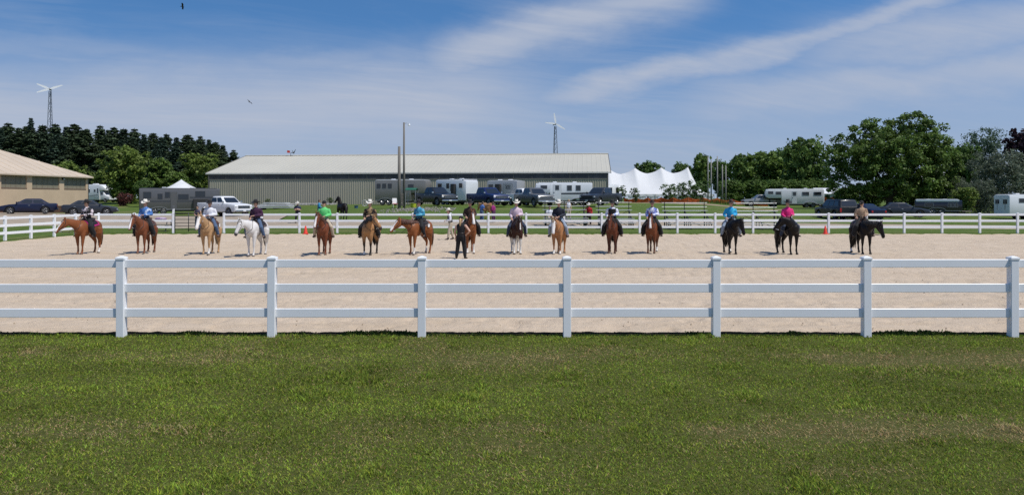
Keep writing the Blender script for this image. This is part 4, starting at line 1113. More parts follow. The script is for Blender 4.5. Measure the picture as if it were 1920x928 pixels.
# ---------------------------------------------------------------- trailers
ALU = mat('trailer_aluminium', (.42, .42, .41), .38, metal=.35, noise=.08, scale=.8)
TWHITE = mat('trailer_white', (.70, .72, .74), .35, noise=.05, scale=.6, coat=.3)
TTAN = mat('trailer_pewter', (.235, .225, .205), .38, metal=.3, noise=.08, scale=.6)
TDARK = mat('trailer_charcoal', (.13, .128, .128), .35, metal=.3, noise=.1, scale=.6)
TBLK = mat('trailer_black', (.012, .012, .018), .3, coat=.5)
STRIPE = mat('stripe_dark', (.05, .055, .065), .4)
def trailer(name, label, cat, px, D, rotz, L, H, W, m, goose=0.0, wheels=(), wins=(), doors=(), stripes=(), roofm=None, fl=.50, vnose=.0, reardoor=False, dz=0.0, slide=None, scale=1.0, jack=True):
    x, y = wx_(px, D), D; rt = root(name, label, cat, (x, y, gzf(x, y) + dz), R(rotz) - math.atan((px - CX)/F)); hw = W/2; rt.scale = (scale,)*3
    xf, xb = L/2, -L/2; xm = xf - goose if goose else xf
    S = lambda x_, zb, ins=0.0, zt=H: rrect(x_, hw - ins, zb + ins*.3, zt - ins*.5, .05, .16)
    if goose:
        zg_ = 1.42
        mb = MB().loft([S(xb, fl, .04), S(xb + .05, fl), S(xm - .01, fl), S(xm, fl, .02)]); mb.build('body', m, rt, 35)
        MB().loft([S(xm + .002, zg_), S(xf - .5, zg_), S(xf - .12, zg_ + .12, .08), S(xf, zg_ + .35, .30, H - .35)]).build('gooseneck', m, rt, 35)
        MB().tube([(xf - .7, 0, zg_ + .05), (xf - .7, 0, .75)], .07, 8).build('coupler', BLACKP, rt)
        MB().box((xm, -.06, zg_ - .18), (xf - .6, .06, zg_ - .01)).build('neck_beam', BLACKP, rt)
    else:
        mb = MB().loft([S(xb, fl, .04), S(xb + .05, fl), S(xf - vnose - .02, fl), S(xf - .03, fl, vnose*.55), S(xf, fl + .1, vnose*.55 + .08, H - .1)]); mb.build('body', m, rt, 35)
        if jack: MB().tube([(xf, -.3, fl), (xf + 1.0, 0, fl - .02)], .05, 5).tube([(xf, .3, fl), (xf + 1.0, 0, fl - .02)], .05, 5).tube([(xf + .95, 0, .0), (xf + .95, 0, .8)], .04, 6).build('tongue', BLACKP, rt)
    MB().loft([rrect(xx, hw - (.10 if m is not TBLK else -.02), H - (.012 if m is not TBLK else .14), H + hh_*(1 if m is not TBLK else 2.6), .02, .03) for xx, hh_ in ((xb + .12, .03), (xb + .3, .055), (xf - .5, .055), (xf - .3, .03))]).build('roof', roofm or TWHITE, rt, 40)
    for k in range(2):
        xv = xb + L * (.3 + .35*k); MB().bbox((xv - .25, -.22, H + .05), (xv + .25, .22, H + .16), .05).build('roof_vent', TWHITE, rt)
    for s in (-1, 1):
        MB().box((xb + .06, s*hw - .008, fl + .02), (xm - .05, s*hw + .010, fl + .10)).build('rub_rail', mat('rub_rail', (.30,.30,.30), .4, metal=.5), rt)
        for a, b, z0, z1 in wins:
            w = MB().bbox((a, s*hw - .02, z0), (b, s*hw + .016, z1), .008).build('window', GLASS, rt)
            fr = MB()
            for lo, hi in (((a-.035, z0-.035), (b+.035, z0)), ((a-.035, z1), (b+.035, z1+.035)), ((a-.035, z0), (a, z1)), ((b, z0), (b+.035, z1))):
                fr.box((lo[0], s*hw - .02, lo[1]), (hi[0], s*hw + .024, hi[1]))
            fr.build('frame', mat('frame_grey', (.28,.285,.29), .4) if m not in (TDARK, TTAN) else mat('frame_dark', (.06,.06,.062), .5), w)
        for a, b, z0, z1 in doors:
            d_ = MB().bbox((a, s*hw - .02, z0), (b, s*hw + .013, z1), .008).build('door', m, rt)
            gp = MB()
            for lo, hi in (((a-.015, z0), (a, z1)), ((b, z0), (b+.015, z1)), ((a-.015, z1), (b+.015, z1+.015))): gp.box((lo[0], s*hw - .01, lo[1]), (hi[0], s*hw + .006, hi[1]))
            gp.build('door_gap', BLACKP, d_)
            MB().bbox((b - .14, s*hw, z0 + (z1-z0)*.45), (b - .06, s*hw + .04, z0 + (z1-z0)*.52), .01).build('handle', BLACKP, d_)
        for (a, b, z0, z1, za, zb_) in stripes:
            y0, y1 = s*hw - .01, s*hw + .0075
            MB().loft([[(a,y0,z0),(b,y0,za),(b,y0,zb_),(a,y0,z1)],[(a,y1,z0),(b,y1,za),(b,y1,zb_),(a,y1,z1)]]).build('stripe', STRIPE, rt)
        for wxp in wheels: wheel(rt, wxp, s*(hw - .08), .36, .22)
        if wheels:
            a, b = min(wheels) - .5, max(wheels) + .5
            MB().loft([[(a + (b-a)*t_, s*hw - .03, .50 + .36*math.sin(math.pi*t_)**.45), (a + (b-a)*t_, s*hw + .12, .50 + .36*math.sin(math.pi*t_)**.45), (a + (b-a)*t_, s*hw + .12, .44 + .36*math.sin(math.pi*t_)**.45), (a + (b-a)*t_, s*hw - .03, .44 + .36*math.sin(math.pi*t_)**.45)] for t_ in [i/10 for i in range(11)]]).build('mudguard', mat('rub_rail', (.3,.3,.3)), rt, 40)
        MB().bbox((xb - .012, s*(hw - .14) - .05, fl + .35), (xb + .02, s*(hw - .14) + .05, fl + .6), .01).build('tail_light', TAIL, rt)
    if slide:
        a, b, z0, z1, s = slide; MB().bbox((a, min(s*hw, s*(hw + .35)), z0), (b, max(s*hw, s*(hw + .35)), z1), .03).build('slide_out', mat('slide_dark', (.03,.028,.027), .5), rt)
    for k, yy in enumerate((-hw*.5, hw*.5)):
        if reardoor:
            d_ = MB().bbox((xb - .03, yy - hw*.44, fl + .06), (xb + .03, yy + hw*.44, H - .22), .01).build('rear_door', m, rt)
            MB().bbox((xb - .045, yy - hw*.26, H - .95), (xb - .02, yy + hw*.26, H - .48), .01).build('window', GLASS, d_)
            MB().bbox((xb - .06, yy - .03, fl + .5), (xb - .03, yy + .03, fl + 1.4), .01).build('latch_bar', mat('rub_rail', (.3,.3,.3)), d_)
    MB().box((xb + .2, -hw + .25, fl - .18), (xm - .3, hw - .25, fl + .02)).build('chassis', BLACKP, rt)
    for wxp in wheels: MB().tube([(wxp, -hw + .1, .36), (wxp, hw - .1, .36)], .05, 6).build('axle', BLACKP, rt)
    return rt
trailer('horse_trailer', 'dark grey living quarters trailer behind the white pickup', 'trailer', 338, 86, 0, 8.4, 2.92, 2.4, TDARK, 0, (-2.6, -1.75), ((-3.75,-3.0,1.85,2.5),(-2.3,-1.85,1.75,2.3),(-1.55,-1.1,1.9,2.5),(-.2,.85,1.7,2.25),(1.6,2.6,2.0,2.6)), ((-1.0,-.35,.6,2.5),), ((-4.1,4.1,1.42,1.55,1.42,1.55),(1.0,4.1,1.85,1.98,1.85,1.98)), mat('roof_dark', (.05,.06,.08), .5), slide=(1.35, 3.1, .65, 1.75, -1))
trailer('horse_trailer', 'pewter grey three window horse trailer behind the lamp pole', 'trailer', 757, 89, -20, 6.4, 2.95, 2.3, TTAN, 1.9, (-2.25, -1.45), ((-2.9,-2.5,2.05,2.5),(-2.2,-1.8,2.05,2.5),(-1.5,-1.1,2.05,2.5),(1.0,1.6,1.9,2.4)), (), (), TWHITE)
trailer('horse_trailer', 'white trailer with a dark doorway left of the royal blue pickup', 'trailer', 858, 88, -50, 5.2, 2.95, 2.4, TWHITE, 0, (-1.3, -.5), ((-2.2,-1.5,2.0,2.5),(-.6,-.1,1.95,2.5),(1.7,2.25,2.0,2.5)), (), ((-2.5,.1,1.2,1.38,1.2,1.38),), vnose=.5, slide=(.5, 1.15, .7, 2.45, -1))
trailer('horse_trailer', 'silver grey trailer between the royal blue and grey pickups', 'trailer', 949, 88, -26, 3.9, 2.85, 2.3, ALU, 0, (-.6, .2), ((-1.75,-1.15,2.0,2.4),(.5,1.1,1.85,2.3)), ((.2,1.4,.7,2.5),), ((.3,1.2,.9,1.0,1.5,1.6),), slide=(-.75, -.1, .7, 2.45, -1))
trailer('horse_trailer', 'long white horse trailer with a dark stripe before the barn', 'trailer', 1056, 86, 183, 6.5, 2.55, 2.3, TWHITE, 1.7, (-1.25, -2.15), ((1.9,2.6,1.9,2.25),(.55,.95,1.75,2.25),(-.9,-.4,1.7,2.25),(-1.9,-1.4,1.7,2.25)), ((.3,1.2,.62,2.35),), ((-2.9,1.2,1.25,1.48,1.25,1.40),))
trailer('horse_trailer', 'white gooseneck trailer hitched to the silver pickup at the right', 'trailer', 1488, 112, 186, 8.2, 2.75, 2.4, TWHITE, 2.3, (-2.6, -1.7), ((3.0,3.7,2.05,2.4),(1.9,2.6,1.95,2.35),(-.2,.2,1.8,2.3),(-2.0,-1.1,1.85,2.3),(-3.7,-2.7,1.85,2.3)), ((-.35,.35,.62,2.4),), ((-.4,-.1,.7,.72,1.4,1.42),), reardoor=True)
trailer('camper_trailer', 'low black camper with a white roof under the right hand trees', 'camper', 1758, 84, 4, 4.6, 1.62, 2.1, TBLK, 0, (-.5, .3), ((-1.3,-.5,.95,1.3),(.95,1.15,.9,1.3),(1.3,1.5,.9,1.3),(1.65,1.85,.9,1.3)), (), (), TWHITE, .42)
trailer('horse_trailer', 'white stock trailer with two rear doors at the right edge', 'trailer', 1924, 79, 40, 5.6, 2.55, 2.2, TWHITE, 0, (-.4, .5), ((-1.7,-.9,1.75,2.15),(.3,1.1,1.75,2.15)), (), (), reardoor=True, vnose=.4)
def motorhome():
    D = 128.0; x = wx_(185, D); rt = root('motorhome', 'white motorhome parked beyond the tan building corner', 'motorhome', (x, D, gzf(x, D)), R(-14)); hw = 1.15
    MB().loft([rrect(-2.1, hw - .04, .5, 3.0, .06, .14), rrect(-2.05, hw, .45, 3.05, .06, .14), rrect(1.2, hw, .45, 3.05, .06, .14), rrect(1.22, hw - .02, .5, 3.0, .06, .14)]).build('body', TWHITE, rt, 35)
    MB().loft([rrect(1.225, hw, 1.95, 3.02, .06, .14), rrect(1.8, hw - .03, 2.0, 2.9, .1, .2), rrect(2.15, hw - .2, 2.1, 2.55, .1, .2)]).build('cab_over', TWHITE, rt, 35)
    MB().loft([rrect(1.225, .95, .45, 1.94, .05, .1), rrect(1.7, .95, .45, 1.90, .05, .1), rrect(2.2, .93, .45, 1.25, .05, .1), rrect(2.9, .85, .5, 1.05, .06, .12)]).build('cab', TWHITE, rt, 35)
    for s in (-1, 1):
        for a, b, z0, z1 in ((-1.5,-.7,1.7,2.3),(.1,.45,1.8,2.2),(.75,1.0,1.6,2.4)):
            MB().bbox((a, s*hw - .02, z0), (b, s*hw + .02, z1), .01).build('window', GLASS, rt)
        MB().bbox((1.35, s*.95 - .02, 1.3), (1.75, s*.95 + .02, 1.75), .01).build('window', GLASS, rt)
        MB().loft([[(-1.8,s*hw-.01,.9),(.9,s*hw-.01,1.25),(.9,s*hw-.01,1.35),(-1.8,s*hw-.01,.98)],[(-1.8,s*hw+.008,.9),(.9,s*hw+.008,1.25),(.9,s*hw+.008,1.35),(-1.8,s*hw+.008,.98)]]).build('stripe', STRIPE, rt)
        wheel(rt, -1.2, s*1.0, .36); wheel(rt, 2.2, s*.86, .36)
    MB().patch([(2.2,-.85,1.25),(2.2,.85,1.25),(1.72,.85,1.9),(1.72,-.85,1.9)], .06, .94, .08, .9, .015, .02).build('windscreen', GLASS, rt)
    MB().bbox((-.9,-.4,3.04),(-.2,.4,3.22),.06).build('roof_unit', TWHITE, rt)
motorhome()
# white vehicle nose peeping out past the barn corner
trailer('camper_trailer', 'white camper end with a slanted dark window just past the barn corner', 'camper', 1139, 108, 60, 3.6, 2.6, 2.2, TWHITE, 0, (-.3, .5), ((-1.3,-.6,1.6,2.2),(.5,1.2,1.5,2.2)), (), (), vnose=.5)
# brick house and pale shed behind the right hand trees
def house():
    D = 122.0; x = wx_(1792, D); zg = gzf(x, D); rt = root('brick_house', 'brick house half hidden behind the trees at the right', 'house', (x, D, zg), R(-6))
    BR = mat('brick_wall', (.17, .075, .055), .9, noise=.3, scale=3, spec=.1); RFm = mat('shingle', (.42, .42, .43), .8, noise=.15, scale=2)
    MB().box((-4.5, 0, -.5), (4.5, 7, 3.9)).build('wall', BR, rt)
    MB().loft([[(-4.9,-.5,3.9),(-4.9,7.5,3.9),(-4.9,3.5,5.9)],[(4.9,-.5,3.9),(4.9,7.5,3.9),(4.9,3.5,5.9)]]).build('roof', RFm, rt)
    for a in (-3.4, -.9, 1.6):
        w = MB().bbox((a, -.03, 1.5), (a + 1.0, .05, 3.1), .02).build('window', GLASS, rt); 
        MB().box((a - .1, -.05, 1.4), (a + 1.1, .04, 1.5)).build('sill', TRIM, w); MB().box((a - .08, -.045, 1.5), (a, .04, 3.1)).box((a + 1.0, -.045, 1.5), (a + 1.08, .04, 3.1)).build('frame', TRIM, w)
    D = 126.0; x = wx_(1563, D); zg = gzf(x, D); rt = root('pale_house', 'small pale house half hidden behind the maple\'s left side', 'house', (x, D, zg), R(8))
    MB().box((-2.0, 0, -.5), (2.0, 5, 1.9)).build('wall', mat('pale_siding', (.40,.47,.47), .7, noise=.1, scale=2), rt)
    MB().loft([[(-2.3,-.3,1.9),(-2.3,5.3,1.9),(-2.3,2.5,2.9)],[(2.3,-.3,1.9),(2.3,5.3,1.9),(2.3,2.5,2.9)]]).build('roof', mat('white_roof', (.62,.64,.66), .6), rt)
    for a in (-1.5, .5): MB().bbox((a,-.03,.7),(a+.8,.05,1.6),.02).build('window', GLASS, rt)
house()
# ---------------------------------------------------------------- people
SKIN = mat('skin', (.45, .27, .19), .55, attr='tint', noise=.04, scale=20)
LEATHER = mat('leather_brown', (.085, .038, .018), .45, noise=.3, scale=12)
LEATHERD = mat('leather_dark', (.020, .013, .010), .45, noise=.3, scale=12)
def cloth(name, c, c2=None, scale=14, thr=(.48, .54), rough=.75):
    return mat('cloth_' + name, c, rough, col2=c2 if c2 else tuple(v*.8 for v in c), scale=scale, thr=thr if c2 else None, bump=.25, sheen=.15, spec=.25)
def ring(c, l, f, a, b, n=12):
    c, l, f = Vector(c), Vector(l), Vector(f)
    return [c + l*(a*math.cos(2*math.pi*k/n)) + f*(b*math.sin(2*math.pi*k/n)) for k in range(n)]
def torso_loft(mb, J, grow=0.0, z0=-.08, top=True, w=1.0):
    up = (J['neck'] - J['pelvis']); Lt = up.length; up.normalize()
    lat = (J['shL'] - J['shR']).normalized(); lat = (lat - up*lat.dot(up)).normalized(); fw = lat.cross(up).normalized()
    prof = [(-.10,.10,.085),(-.04,.165,.115),(.08,.165,.115),(.24,.138,.098),(.42,.150,.108),(.62,.175,.118),(.80,.185,.110),(.90,.165,.090),(.97,.10,.07),(1.03,.060,.062)]
    rg = []
    for t_, a, b in prof:
        if t_ < z0: continue
        if not top and t_ > .93: continue
        rg.append(ring(J['pelvis'] + up*(Lt*t_), lat, fw, a*w + grow, b*w + grow))
    mb.loft(rg); return lat, fw, up
def limb(mb, pts, rad, grow=0.0, n=10):
    P = []; Rr = []
    for i in range(len(pts) - 1):
        for k in range(3):
            t_ = k/3; P.append(Vector(pts[i]).lerp(Vector(pts[i+1]), t_)); q = rad[i]*(1-t_) + rad[i+1]*t_
            if k == 1 : q *= 1.05
            Rr.append(q + grow)
    P.append(Vector(pts[-1])); Rr.append(rad[-1] + grow); mb.tube(P, Rr, n)
def hand_geo(mb, p, d, nrm, s=1.0, side=1, curl=.9):
    """palm, four unequal bent fingers and a thumb leaving the side of the palm"""
    d = Vector(d).normalized(); n = Vector(nrm); n = (n - d*n.dot(d)).normalized(); l = d.cross(n)
    p = Vector(p)
    mb.loft([ring(p - d*.01*s, l, n, .026*s, .016*s, 8), ring(p + d*.045*s, l, n, .040*s, .015*s, 8), ring(p + d*.085*s, l, n, .038*s, .012*s, 8)])
    for k, (off, ln) in enumerate(((-.029, .070), (-.010, .080), (.010, .074), (.028, .058))):
        a = p + d*.082*s + l*(off*s); q = [a]; dd = d.copy()
        for seg in (.42, .33, .25):
            dd = (Matrix.Rotation(-curl*.8*side if False else 0, 3, l) @ dd); dd = (dd - n*(curl*.75)).normalized(); q.append(q[-1] + dd*(ln*seg*s))
        mb.tube(q, [.0095*s, .0090*s, .008*s, .006*s], 6)
    t0 = p + d*.02*s + l*(-.034*s*side); t1 = t0 + (d*.7 - l*(.7*side) - n*.3).normalized()*.035*s; t2 = t1 + (d - n*.5).normalized()*.03*s
    mb.tube([t0, t1, t2], [.013*s, .011*s, .008*s], 6)
def person_parts(rt, J, o, voxel=.021, s=1.0):
    """o: outfit dict (shirt, pants, boots, hat, hair, skin, sleeves, chaps)"""
    skin = np.array(o.get('skin', (.46, .27, .19)))
    mb = MB(); W = o.get('w', 1.0)
    lat, fw, up = torso_loft(mb, J, 0, w=W)
    hd = Matrix.Rotation(R(o.get('head_yaw', 0)), 3, 'Z') @ Vector(fw); hd.z = o.get('head_tilt', -.08); hd.normalize()
    hl = Vector((0,0,1)).cross(hd).normalized(); hu = hd.cross(hl).normalized(); H = J['head']; HR = Matrix((hd, hl, hu)).transposed()
    mb.tube([J['neck'] - up*.06, H - hu*.05], [.058, .052], 10)
    mb.loft([ring(H + hu*z + hd*off, hl, hd, a, b, 12) for z, a, b, off in ((-.125,.022,.025,.05),(-.105,.045,.055,.03),(-.07,.060,.078,.012),(-.02,.070,.090,0),(.03,.075,.095,-.006),(.075,.068,.086,-.01),(.108,.045,.058,-.012),(.122,.015,.02,-.012))])
    for sd in 'LR':
        limb(mb, (J['sh'+sd], J['el'+sd], J['ha'+sd]), (.050, .042, .029))
        limb(mb, (J['hi'+sd], J['kn'+sd], J['an'+sd]), (.088, .060, .036))
        limb(mb, (J['an'+sd], J['an'+sd].lerp(J['to'+sd], .75)), (.034, .018))
    me = remesh(mb, voxel, 3); nb = len(me.vertices)
    ex = MB(); base_n = 0
    for sd, sg in (('L', 1), ('R', -1)):
        d = (J['ha'+sd] - J['el'+sd]).normalized(); hand_geo(ex, J['ha'+sd], o.get('hd'+sd, d), o.get('hn'+sd, Vector((0,0,1)) if abs(d.z) < .8 else fw), 1.0, sg, o.get('curl', .9))
    nose0 = len(ex.v)
    ex.tube([H + hd*.075 + hu*.012, H + hd*.108 - hu*.022, H + hd*.082 - hu*.034], [.008, .015, .012], 6)
    for q in (-1, 1): ex.ell(H + hl*(q*.076) - hd*.008 - hu*.01, (.012, .012, .030), 6, 5, HR)
    eye0 = len(ex.v)
    for q in (-1, 1): ex.ell(H + hl*(q*.030) + hd*.083 + hu*.002, (.008, .012, .007), 6, 5, HR)
    lip0 = len(ex.v); ex.ell(H + hd*.074 - hu*.062, (.012, .024, .008), 6, 5, HR)
    em = ex.mesh('x'); bm = bmesh.new(); bm.from_mesh(me); bm.from_mesh(em); bmesh.ops.recalc_face_normals(bm, faces=bm.faces); bm.to_mesh(me); bm.free(); bpy.data.meshes.remove(em)
    cols = np.tile(skin, (len(me.vertices), 1)); cols[nb+eye0:nb+lip0] = (.02, .015, .012); cols[nb+lip0:] = skin * np.array([1.0, .62, .62])
    for c_ in list(me.color_attributes): me.color_attributes.remove(c_)
    set_cols(me, cols); link('body', me, SKIN, rt, True)
    # shirt
    if o.get('shirt'):
        mb = MB(); torso_loft(mb, J, .016, .02 if not o.get('tuck') else .06, True, W)
        if o.get('sleeves', 'long') != 'none':
            for sd in 'LR':
                e, h = J['el'+sd], J['ha'+sd]; end = e.lerp(h, .92) if o.get('sleeves', 'long') == 'long' else e.lerp(J['sh'+sd], .25)
                pts = (J['sh'+sd] - lat*(.012 if sd == 'L' else -.012), e, end) if o.get('sleeves', 'long') == 'long' else (J['sh'+sd] - lat*(.03 if sd == 'L' else -.03), J['sh'+sd].lerp(e, .5), end)
                limb(mb, pts, (.066, .052, .040) if o.get('sleeves', 'long') == 'long' else (.068, .062, .060), .012)
        sh = link('shirt', remesh(mb, voxel, 2), o['shirt'], rt, True)
        mb = MB().loft([ring(J['neck'] + up*z, lat, fw, a, a, 10) for z, a in ((-.03,.085),(.015,.078),(.03,.07))]); mb.build('collar', o.get('collar', o['shirt']), sh, True)
        if o.get('vest'):
            mb = MB(); torso_loft(mb, J, .024, .02, False, W); link('vest', remesh(mb, voxel, 2), o['vest'], rt, True)
    mb = MB().loft([ring(J['pelvis'] + up*z, lat, fw, .150*W + .018, .104*W + .018, 14) for z in (.085, .118)]); mb.build('belt', o.get('belt', LEATHERD), rt, True)
    # trousers or chaps
    mb = MB()
    mb.loft([ring(J['pelvis'] + up*z, lat, fw, a*W + .014, b*W + .014) for z, a, b in ((-.10,.10,.085),(-.04,.165,.115),(.05,.160,.112),(.11,.148,.102))])
    for sd in 'LR':
        an = J['an'+sd]; kn = J['kn'+sd]; d = (an - kn).normalized()
        limb(mb, (J['hi'+sd], kn, an - d*.02), (.090, .066, .052) if not o.get('chaps') else (.098, .088, .098), .014)
    link('trousers' if not o.get('chaps') else 'chaps', remesh(mb, voxel, 2), o['pants'], rt, True)
    for sd in 'LR':
        an, to, kn = J['an'+sd], J['to'+sd], J['kn'+sd]; d = (to - an); d.normalize(); dn = (an - kn).normalized(); mb = MB()
        mb.tube([an - dn*.16, an - dn*.05, an + dn*.045], [.056, .054, .052], 9)
        mb.tube([an + dn*.03 - d*.045, an + dn*.035 + d*.05, to - d*.04 + dn*.02, to + d*.03 + dn*.025], [(.042,.040), (.045,.042), (.044,.030), (.022,.016)], 9)
        b_ = MB(); link('boot', remesh(mb, .018, 2), o.get('boots', LEATHERD), rt, True)
    # hair and hat
    if o.get('hair'):
        mb = MB(); mb.loft([ring(H + hu*z + hd*off, hl, hd, a, b, 12) for z, a, b, off in ((-.06,.050,.045,-.055),(-.01,.078,.075,-.035),(.04,.082,.092,-.020),(.085,.074,.090,-.014),(.118,.048,.062,-.014),(.132,.012,.015,-.014))])
        if o.get('tail'):
            L = o['tail']; mb.tube([H - hd*.085 + hu*.03, H - hd*.135 - hu*.03, H - hd*.125 - hu*(L*.6), H - hd*.10 - hu*L], [.032, .042, .040, .012], 8)
        if o.get('bun'): mb.ell(H - hd*.11 + hu*.0, (.05, .05, .05))
        mb.build('hair', o['hair'], rt, True)
    if o.get('hat') and o.get('hat_kind', 'cowboy') == 'cowboy':
        n = 28; mb = MB(); B = H + hu*.062 - hd*.008
        def hr(ra, rb, z, curl=0.0, dip=0.0):
            out = []
            for k in range(n):
                a = 2*math.pi*k/n; c_, s_ = math.cos(a), math.sin(a)
                out.append(B + hd*(ra*c_) + hl*(rb*s_) + hu*(z + curl*(s_*s_)**1.4 - .030*(curl > 0)*max(0, c_)**2 + dip*(abs(s_) - .5)))
            return out
        mb.loft([hr(.090,.074,-.012), hr(.145,.125,-.010,.010), hr(.198,.170,-.012,.058), hr(.200,.172,-.004,.060), hr(.145,.125,.0,.012), hr(.100,.083,.006), hr(.098,.080,.05), hr(.092,.070,.105,0,.03), hr(.075,.050,.124,0,.035), hr(.045,.018,.098)])
        ho = mb.build('hat', o['hat'], rt, True)
        MB().loft([hr(.1015,.0845,.008), hr(.1005,.083,.028)], cap=False).build('hat_band', LEATHERD, ho, True)
    elif o.get('hat'):
        mb = MB(); B = H - hd*.008
        mb.loft([ring(B + hu*z, hl, hd, a, b, 14) for z, a, b in ((.02,.086,.106),(.05,.088,.108),(.09,.080,.098),(.122,.055,.07),(.138,.015,.02))])
        if o['hat_kind'] == 'cap': mb.loft([[B + hu*.045 + hd*(.09 + .09*math.cos(a))*1.0 + hl*(.07*math.sin(a)) + hu*(z) for a in [k*math.pi/8 - math.pi/2 for k in range(9)]] for z in (0, .012)])
        else: mb.loft([[B + hu*.03 + hd*(.085 + .035*math.cos(a)) + hl*(.075*math.sin(a)) + hu*z for a in [k*math.pi/8 - math.pi/2 for k in range(9)]] for z in (0, .012)])
        mb.build('helmet' if o['hat_kind'] == 'helmet' else 'cap', o['hat'], rt, 40)
def V3(*a): return Vector(a)
def rider_joints(rein=(.36, .03, 1.70), other=(.17, -.20, 1.60), lean=0.0, side=0.0, legs=1.0):
    J = {'pelvis': V3(0, 0, 1.53), 'neck': V3(.01 + lean, side, 2.03), 'head': V3(.035 + lean*1.2, side*1.15, 2.205)}
    for sd, q in (('L', 1), ('R', -1)):
        J['sh'+sd] = V3(lean*.95, q*.178 + side, 1.965); J['hi'+sd] = V3(.03, q*.10, 1.50)
        J['kn'+sd] = V3(.27, q*.345*legs, 1.20); J['an'+sd] = V3(.12, q*.40*legs, .83); J['to'+sd] = V3(.31, q*.43*legs, .80)
    J['haL'], J['haR'] = V3(*rein), V3(*other)
    J['elL'] = V3(-.01, .265, 1.72); J['elR'] = V3(-.02, -.265, 1.72)
    return J
def standing_joints(h=1.70, arms='down', stance=.10, lean=0.0, step=0.0):
    k = h / 1.75; J = {'pelvis': V3(0, 0, .95), 'neck': V3(.02 + lean, 0, 1.47), 'head': V3(.05 + lean*1.25, 0, 1.635)}
    for sd, q in (('L', 1), ('R', -1)):
        J['sh'+sd] = V3(lean*.95, q*.185, 1.405); J['hi'+sd] = V3(0, q*.09, .93)
        J['kn'+sd] = V3(.03 + q*step*.5, q*(.09 + stance*.3), .50); J['an'+sd] = V3(q*step, q*(.09 + stance*.6), .08); J['to'+sd] = V3(.17 + q*step, q*(.10 + stance*.8), .035)
        if arms == 'down': J['el'+sd] = V3(-.03 + lean*.8, q*.25, 1.12); J['ha'+sd] = V3(.06 + lean*.8, q*.27, .87)
        elif arms == 'crossed': J['el'+sd] = V3(.05, q*.26, 1.13); J['ha'+sd] = V3(.20, -q*.06, 1.20 + .03*q)
        elif arms == 'hip': J['el'+sd] = V3(-.12, q*.40, 1.14); J['ha'+sd] = V3(.03, q*.21, 1.00)
        elif arms == 'onehip':
            if q > 0: J['elL'] = V3(-.03, .25, 1.12); J['haL'] = V3(.10, .24, .87)
            else: J['elR'] = V3(-.14, -.43, 1.15); J['haR'] = V3(.02, -.22, 1.00)
        elif arms == 'point':
            if q > 0: J['elL'] = V3(-.03, .25, 1.12); J['haL'] = V3(.12, .22, .92)
            else: J['elR'] = V3(.16, -.30, 1.20); J['haR'] = V3(.40, -.34, 1.26)
        elif arms == 'front': J['el'+sd] = V3(.03, q*.25, 1.13); J['ha'+sd] = V3(.26, q*.10, 1.10)
    for n in J: J[n] = J[n] * k
    return J
def sitting_joints(h=1.68):
    k = h / 1.75; J = {'pelvis': V3(0,0,.55), 'neck': V3(.08,0,1.06), 'head': V3(.12,0,1.22)}
    for sd, q in (('L', 1), ('R', -1)):
        J['sh'+sd] = V3(.07, q*.18, 1.00); J['hi'+sd] = V3(.04, q*.09, .53); J['kn'+sd] = V3(.46, q*.16, .55); J['an'+sd] = V3(.48, q*.15, .13); J['to'+sd] = V3(.66, q*.17, .08)
        J['el'+sd] = V3(.10, q*.26, .75); J['ha'+sd] = V3(.34, q*.12, .66)
    for n in J: J[n] = J[n] * k
    return J

# ---------------------------------------------------------------- horses
COAT = mat('horse_coat', (.2, .08, .03), .42, attr='tint', noise=.16, scale=6, spec=.16)
SECT = np.array([(-.80,1.17,.09,.12),(-.73,1.18,.19,.21),(-.58,1.18,.265,.285),(-.38,1.165,.285,.305),(-.12,1.125,.275,.300),(.12,1.105,.285,.320),(.32,1.12,.265,.345),(.50,1.12,.235,.300),(.62,1.11,.19,.225),(.71,1.10,.09,.12)])
def sect(x): return tuple(np.interp(x, SECT[:,0], SECT[:,k]) for k in (1, 2, 3))
def wrap(x0, x1, A, off, th, nx=8, na=16, drop=0.0):
    mb = MB(); rg = []
    for i in range(nx + 1):
        x = x0 + (x1-x0)*i/nx; zc, w, h = sect(x); row = []
        for o_ in (off, off - th):
            seq = [-A + 2*A*k/na for k in range(na + 1)]
            if o_ != off: seq = seq[::-1]
            for a in seq: row.append((x, (w + o_)*math.sin(R(a)), zc + (h + o_)*math.cos(R(a))))
        rg.append(row)
    return mb.loft(rg)
